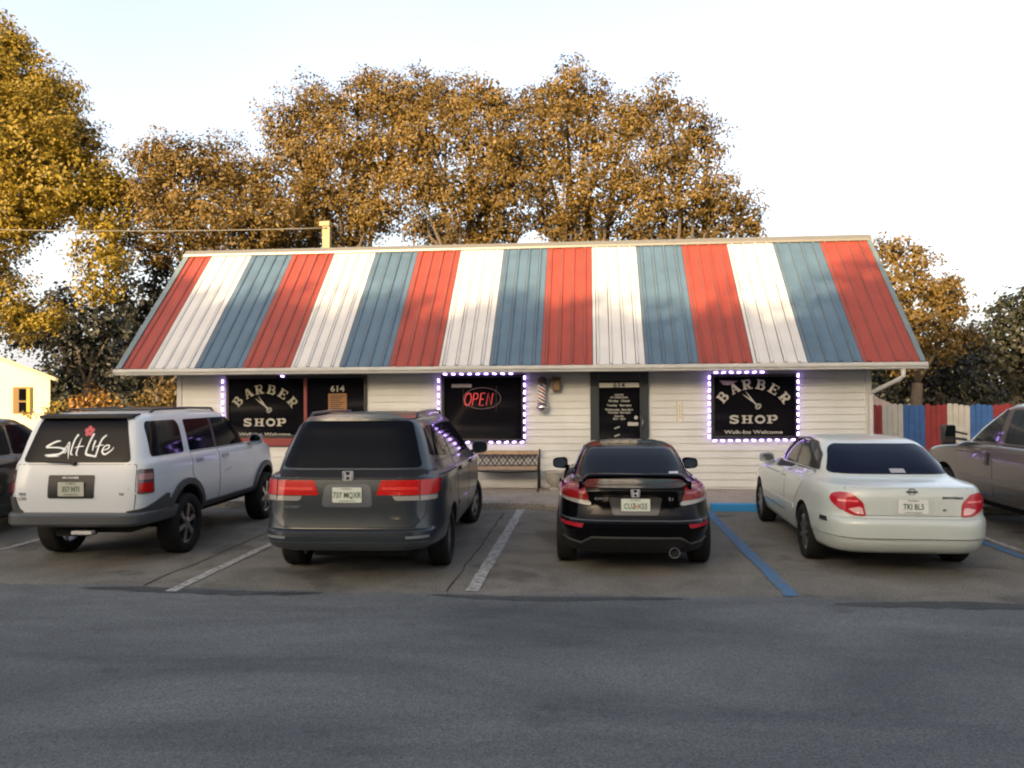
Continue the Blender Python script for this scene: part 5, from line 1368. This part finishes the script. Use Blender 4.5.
def crown_leaves(blobs, leaf, dens, tuft=.6, fill=.25, seed=0, squash=.75):
    """blobs (cx,cy,cz,rx,ry,rz); leaf = half length; dens = leaves per m2 of blob surface"""
    r = np.random.default_rng(seed); out = []; owner = []
    for (cx, cy, cz, rx, ry, rz) in blobs:
        area = 4 * PI * ((rx * ry) ** 1.6 / 3 + (rx * rz) ** 1.6 / 3 + (ry * rz) ** 1.6 / 3) ** (1 / 1.6)
        nt_ = max(6, int(area / (tuft * tuft * 1.15)))
        d = r.normal(size=(nt_, 3)); d /= np.linalg.norm(d, axis=1)[:, None]
        rad = 1 - r.random(nt_) ** 1.8 * (.5 if fill > .2 else .4); rad *= 1 + .14 * r.standard_normal(nt_)
        tc = np.array([cx, cy, cz]) + d * rad[:, None] * np.array([rx, ry, rz])
        ts = tuft * r.uniform(.5, 1.15, nt_)
        per = np.maximum(4, (dens * area / nt_ * (ts / tuft) ** 2).astype(int))
        for c, s_, k in zip(tc, ts, per):
            g = r.normal(size=(k, 3)); g /= np.linalg.norm(g, axis=1)[:, None]; g *= (r.random(k) ** .45)[:, None]
            out.append(c + g * s_ * np.array([1, 1, squash])); owner.append(c * .6 + np.array([cx, cy, cz]) * .4)
    nfine = sum(len(o) for o in out); out2 = []; cen = [np.repeat([q], len(o), 0) for q, o in zip(owner, out)]
    for (cx, cy, cz, rx, ry, rz) in blobs:      # coarser leaf clumps deeper in the crown
        k = int(rx * ry * rz * 95 * fill / .3 * (.08 / leaf) ** 2)
        g = r.normal(size=(k, 3)); g /= np.linalg.norm(g, axis=1)[:, None]; g *= (r.random(k) ** .4)[:, None] * .80
        out2.append(np.array([cx, cy, cz]) + g * np.array([rx, ry, rz])); cen.append(np.repeat([[cx, cy, cz]], k, 0))
    C_ = np.concatenate(out + out2); n = len(C_); cen = np.concatenate(cen)
    # leaves lie roughly on the outside of their clump, so each clump shades as a soft mass
    Nn = C_ - cen; Nn /= np.linalg.norm(Nn, axis=1)[:, None] + 1e-6
    Nn = Nn * .9 + np.array([0, 0, .25]) + r.normal(size=(n, 3)) * .45; Nn /= np.linalg.norm(Nn, axis=1)[:, None]
    W = r.normal(size=(n, 3)); U = np.cross(Nn, W); U /= np.linalg.norm(U, axis=1)[:, None]; V = np.cross(Nn, U)
    s_ = leaf * r.uniform(.6, 1.3, n)[:, None]; s_[nfine:] *= 1.7
    return C_, U * s_, V * s_
def leaf_mat(name, c, isl=.38, tr=.25):
    m = mat(name, c, .55, island=isl, noise=(.5, .28, 3), spec=.3)
    nt = m.node_tree; b = nt.nodes['Principled BSDF']; out = nt.nodes['Material Output']
    t = nt.nodes.new('ShaderNodeBsdfTranslucent'); mx = nt.nodes.new('ShaderNodeMixShader'); mx.inputs[0].default_value = tr
    hs = [x for x in nt.nodes if x.type == 'HUE_SAT'][0]; nt.links.new(hs.outputs[0], t.inputs[0])
    nt.links.new(b.outputs[0], mx.inputs[1]); nt.links.new(t.outputs[0], mx.inputs[2]); nt.links.new(mx.outputs[0], out.inputs[0])
    return m
LF_oak = leaf_mat('oak_leaves', (.118, .074, .017), isl=.2)
LF_gold = leaf_mat('golden_leaves', (.172, .120, .012), isl=.28)
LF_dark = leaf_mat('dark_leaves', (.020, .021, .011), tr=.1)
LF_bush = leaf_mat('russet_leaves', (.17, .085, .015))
LF_shade = leaf_mat('shade_darkened_leaves', (.008, .009, .006), tr=.05)  # near-black base colour stands in for the shade on the lower trees
BARK = mat('oak_bark', (.06, .045, .032), .9, noise=(6, .3))
def B3(px, py, r, y, ry=None, dy=0):
    p = P(px, py, y + dy); t = (p - CAM).length; rr = r / FPX * t * .97
    return (p.x, p.y, p.z, rr, ry or rr * .9, rr * .92)
def tree(name, label, cat, base, blobs, lm, leaf, dens, tuft, seed, trunk_r=.35, group=None, bark=BARK, branches=True, fill=.3, fork=.45, limb_x=1e9):
    bx_, by_ = base
    t = thing(name, label, cat, (bx_, by_, -.03), 0, group)
    C_, U, V = crown_leaves(blobs, leaf, dens, tuft, fill, seed)
    k = C_[:, 2] > .15; C_, U, V = C_[k], U[k], V[k]
    print('LEAVES', name, len(C_)); quads_mesh('crown', C_, U, V, lm, t, off=(bx_, by_, -.03))
    r = random.Random(seed); mb = MB()
    zc = np.mean([b[2] for b in blobs]); cxm_ = np.mean([b[0] for b in blobs]); cym = np.mean([b[1] for b in blobs])
    low = min(b[2] - b[5] for b in blobs)
    fk = Vector((bx_ + (cxm_ - bx_) * .35, by_ + (cym - by_) * .35, max(1.0, zc * fork)))
    base_p = Vector((bx_, by_, -.1)); mid = base_p.lerp(fk, .5) + Vector((r.uniform(-.15, .15), r.uniform(-.1, .1), 0))
    mb.tube([base_p, base_p + Vector((0, 0, .3)), mid, fk], [trunk_r * 1.5, trunk_r * 1.1, trunk_r * .85, trunk_r * .72], 10)
    mb.smooth = True
    if branches:
        for b in blobs:
            if b[0] > limb_x: continue
            e = Vector((b[0], b[1], b[2])); d = e - fk
            m1 = fk + d * .35 + Vector((r.uniform(-.3, .3), r.uniform(-.3, .3), r.uniform(-.1, .5))); m2 = fk + d * .7 + Vector((r.uniform(-.4, .4), r.uniform(-.3, .3), r.uniform(-.2, .5)))
            mb.tube([fk, m1, m2, e], [trunk_r * .36, trunk_r * .24, trunk_r * .14, trunk_r * .06], 7)
            for q in range(4):
                dd = Vector((r.gauss(0, 1), r.gauss(0, 1), r.gauss(0, .8))).normalized()
                tip = e + Vector((dd.x * b[3], dd.y * b[4], dd.z * b[5])) * .85; st = m2.lerp(e, r.random())
                mb.tube([st, st.lerp(tip, .5) + Vector((0, 0, r.uniform(-.1, .3))), tip], [trunk_r * .14, trunk_r * .09, trunk_r * .03], 5)
    mb.build('trunk', bark, t, smooth=True)
    return t
OY = 30.0
TG = 'oak trees behind the shop'
def bl(lst, y): return [B3(px, py, r_, y, dy=dy) for px, py, r_, dy in lst]
def mid_base(px, y): return (px_x(px, y), y)
tree('oak_tree', 'broad golden oak rising behind the left end of the striped roof', 'tree', mid_base(222, OY), bl([(150, 160, 24, 0), (178, 165, 30, -1), (215, 168, 34, 0), (250, 178, 32, .5), (170, 205, 34, -1), (215, 215, 36, -1.5), (258, 222, 34, -1), (140, 200, 22, 1), (150, 245, 26, 0), (290, 205, 30, 0), (200, 245, 26, 0), (240, 250, 22, 0), (272, 245, 20, 0)], OY - 1), LF_oak, .060, 1.75*150, .55, 1, .4, TG)
tree('oak_tree', 'tall dense oak behind the roof left of its middle, topped by two lobes', 'tree', mid_base(350, OY + 2), bl([(285, 125, 26, 0), (320, 108, 30, 0), (360, 100, 28, 0), (395, 105, 32, 0), (300, 160, 34, -1), (345, 150, 38, -1.5), (390, 150, 36, -1), (325, 200, 38, -1), (375, 205, 40, -1.2), (275, 235, 22, 0), (310, 232, 24, 1), (345, 240, 22, 0), (300, 250, 20, 0), (374, 80, 12, 0)], OY + 1), LF_oak, .060, 1.75*145, .55, 2, .45, TG)
tree('oak_tree', 'high crowned oak rising behind the middle of the striped roof', 'tree', mid_base(465, OY), bl([(425, 95, 28, 0), (460, 105, 30, 0), (490, 95, 24, 0), (430, 135, 34, -1), (480, 145, 36, -1), (420, 180, 34, -1), (460, 195, 36, -1.5), (505, 195, 34, -1), (512, 140, 26, 0), (515, 165, 24, 1), (508, 112, 16, 0), (440, 232, 22, 1), (490, 232, 24, 0), (465, 240, 22, 0), (418, 225, 18, 0), (515, 225, 20, 0)], OY), LF_oak, .060, 1.75*145, .55, 3, .45, TG)
tree('oak_tree', 'tallest oak with a pointed top right of the roof middle', 'tree', mid_base(580, OY + 1), bl([(565, 82, 22, 0), (540, 100, 24, 0), (590, 105, 28, 0), (555, 130, 34, -1), (605, 145, 34, -.5), (540, 175, 34, -1), (585, 190, 36, -1.5), (625, 185, 28, -1), (550, 222, 26, 0), (610, 225, 24, 0), (580, 235, 24, 0), (640, 235, 20, 0), (630, 110, 20, 0)], OY + .5), LF_oak, .060, 1.75*140, .55, 4, .45, TG)
tree('oak_tree', 'rightmost oak behind the roof, its crown stepping down to the right', 'tree', mid_base(680, OY), bl([(664, 100, 22, 0), (640, 125, 22, 0), (690, 125, 26, 0), (705, 150, 22, 0), (665, 160, 30, -1), (650, 200, 30, -1), (695, 195, 34, -1), (725, 200, 28, -1), (745, 218, 20, 0), (758, 226, 13, 0), (670, 228, 22, 0), (715, 232, 20, 0), (690, 240, 20, 0), (650, 240, 18, 0)], OY), LF_oak, .060, 1.75*140, .5, 5, .4, TG)
# large near tree at the left
NY = 28.0
tree('shade_tree', 'large golden leaved tree filling the upper left corner', 'tree', (px_x(-60, NY), NY), bl([(-25, 52, 34, 0), (2, 72, 34, 0), (14, 42, 14, 0), (-30, 100, 60, 0), (35, 95, 30, 0), (58, 124, 26, -.5), (20, 140, 50, -1), (80, 150, 26, 0), (60, 180, 40, -1), (100, 185, 28, 0), (112, 210, 22, 0), (15, 205, 38, -.5), (-40, 190, 60, 0), (-20, 270, 34, 0), (100, 245, 26, -.5), (108, 272, 22, -1), (92, 290, 14, -1), (8, 300, 27, -.8), (50, 318, 16, -1), (5, 235, 22, 0), (20, 320, 18, -.5), (80, 215, 22, 0), (48, 150, 34, 0), (-5, 130, 40, 0), (40, 205, 26, 0), (62, 92, 13, 0), (45, 78, 10, 0), (112, 190, 22, 0), (118, 235, 14, 0)], NY), LF_gold, .068, 210, .52, 6, .22, fill=.3, fork=.75, limb_x=px_x(30, NY))
# mixed tree right of the shop
tree('slender_tree', 'gold tipped tree standing past the right end of the roof', 'tree', (px_x(915, 27), 27), bl([(895, 248, 17, 0), (912, 262, 20, 0), (900, 285, 22, -.4), (935, 290, 20, 0), (922, 315, 24, -.5), (950, 305, 16, 0), (893, 315, 20, -.4), (945, 335, 24, 0), (905, 350, 24, 0), (955, 285, 8, 0)], 27), LF_oak, .065, 230, .38, 7, .22)
DG = 'dark trees beyond the painted fence'
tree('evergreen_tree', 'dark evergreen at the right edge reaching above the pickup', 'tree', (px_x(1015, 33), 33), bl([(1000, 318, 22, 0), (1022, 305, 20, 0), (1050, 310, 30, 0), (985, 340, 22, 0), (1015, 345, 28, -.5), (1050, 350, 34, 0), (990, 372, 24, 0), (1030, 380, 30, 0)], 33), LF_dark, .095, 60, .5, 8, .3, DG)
tree('evergreen_tree', 'low evergreen with shade darkened leaves between the gold tipped tree and the fence', 'tree', (px_x(955, 29), 29), bl([(890, 372, 22, 0), (925, 368, 26, 0), (960, 372, 26, 0), (985, 395, 20, 0), (900, 395, 20, 0), (940, 395, 22, 0), (970, 345, 20, 1)], 29), LF_shade, .085, 75, .45, 9, .25, DG)
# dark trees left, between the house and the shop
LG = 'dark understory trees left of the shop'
tree('understory_tree', 'broad understory tree with shade darkened leaves just right of the white house', 'tree', (px_x(95, 36), 36), bl([(70, 330, 34, 0), (110, 320, 36, 0), (85, 365, 30, 0), (125, 365, 30, 0), (45, 330, 26, 0), (20, 330, 26, 1), (62, 300, 16, 0)], 38), LF_shade, .11, 50, .6, 21, .35, LG)
tree('understory_tree', 'understory tree with shade darkened leaves against the left end of the roof', 'tree', (px_x(155, 30), 30), bl([(140, 300, 28, 0), (165, 290, 26, 0), (150, 340, 32, 0), (180, 340, 30, 0), (130, 375, 26, 0), (175, 380, 26, 0), (205, 360, 30, 0), (160, 262, 16, 0)], 30), LF_shade, .10, 55, .5, 22, .3, LG)
# shrubs
SG = 'russet shrubs between the house and the shop'
def shrub(label, lst, y, seed, lm=LF_bush):
    b = bl(lst, y); x_, y_ = b[0][0], b[0][1]
    return tree('shrub', label, 'shrub', (x_, y_), b, lm, .06, 90, .28, seed, .05, SG, fill=.3, fork=.3)
shrub('bright russet shrub seen over the roof of the white SUV', [(95, 402, 16, 0), (78, 406, 12, 0), (112, 405, 12, 0), (95, 420, 18, 0)], 24, 31)
shrub('darker shrub between the bright shrub and the shop corner', [(160, 398, 18, 0), (178, 392, 16, 0), (145, 408, 14, 0), (170, 415, 18, 0)], 26, 32, LF_oak)
shrub('yellow edged shrub at the corner of the white house', [(48, 412, 6, 0), (58, 408, 8, 0), (30, 414, 5, 0)], 29, 33, LF_gold)
# distant wood
bw_ = []
r_ = random.Random(5)
for i in range(46):
    xx = -75 + i * 3.4; yy = 58 + r_.uniform(-3, 5); hh = r_.uniform(4.5, 7.2) if xx < 14 else r_.uniform(5, 8.5)
    bw_ += [(xx, yy, hh * .62, 3.0, 2.5, hh * .38), (xx + r_.uniform(-1, 1), yy - .6, hh * .25, 3.2, 2.2, hh * .27)]
C_, U, V = crown_leaves(bw_, .2, 22, .9, .3, 77)
wd = quads_mesh('distant_wood', C_, U, V, LF_dark); wd['kind'] = 'stuff'; wd['label'] = 'dark far wood closing the view behind the shop'
# grass tufts and weeds along the fence and house
# unseen tree row behind the viewer, heights and density shaped to shade the lot
CG = 'unseen shade casting trees across the street behind the viewer'
r_ = random.Random(9)
el = math.tan(R(EL)); az = math.tan(R(AZ)); CY = -20.0
def caster_h(xc):
    """skyline height, stepped to set where shade falls on lot and roof"""
    if xc < -30: return 7.0
    if xc < -26.5: return 9.6
    if xc < -20.5: return 13.3
    if xc < -6.5: return 12.2
    return 15.0
for i in range(20):
    xc = -30 + i * 2.55 + r_.uniform(-.3, .3)
    h = caster_h(xc) + r_.uniform(-.5, .35)
    rr = 2.2
    blb = [(xc, CY, h - 1.6, rr, rr, 1.6), (xc - 1, CY + .5, h - 4.0, rr + .4, rr, 2.4), (xc + 1.2, CY - .5, h - 3.0, rr, rr, 2.0), (xc, CY, h - 6.4, rr + .3, rr, 2.6), (xc, CY, 4.2, rr, 1.8, 2.4), (xc, CY, 1.7, rr, 1.6, 2.0)]
    tree('street_shade_tree', ('%s dense unseen shade casting tree across the street, ' % ('tall' if h > 12.4 else 'mid height')) + ['left of the viewer', 'behind the viewer', 'right of the viewer'][0 if xc < -15 else (1 if xc < 10 else 2)], 'tree', (xc, CY), blb, LF_dark, .20, 30, .7, 100 + i, .3, CG, branches=False, fill=.9)
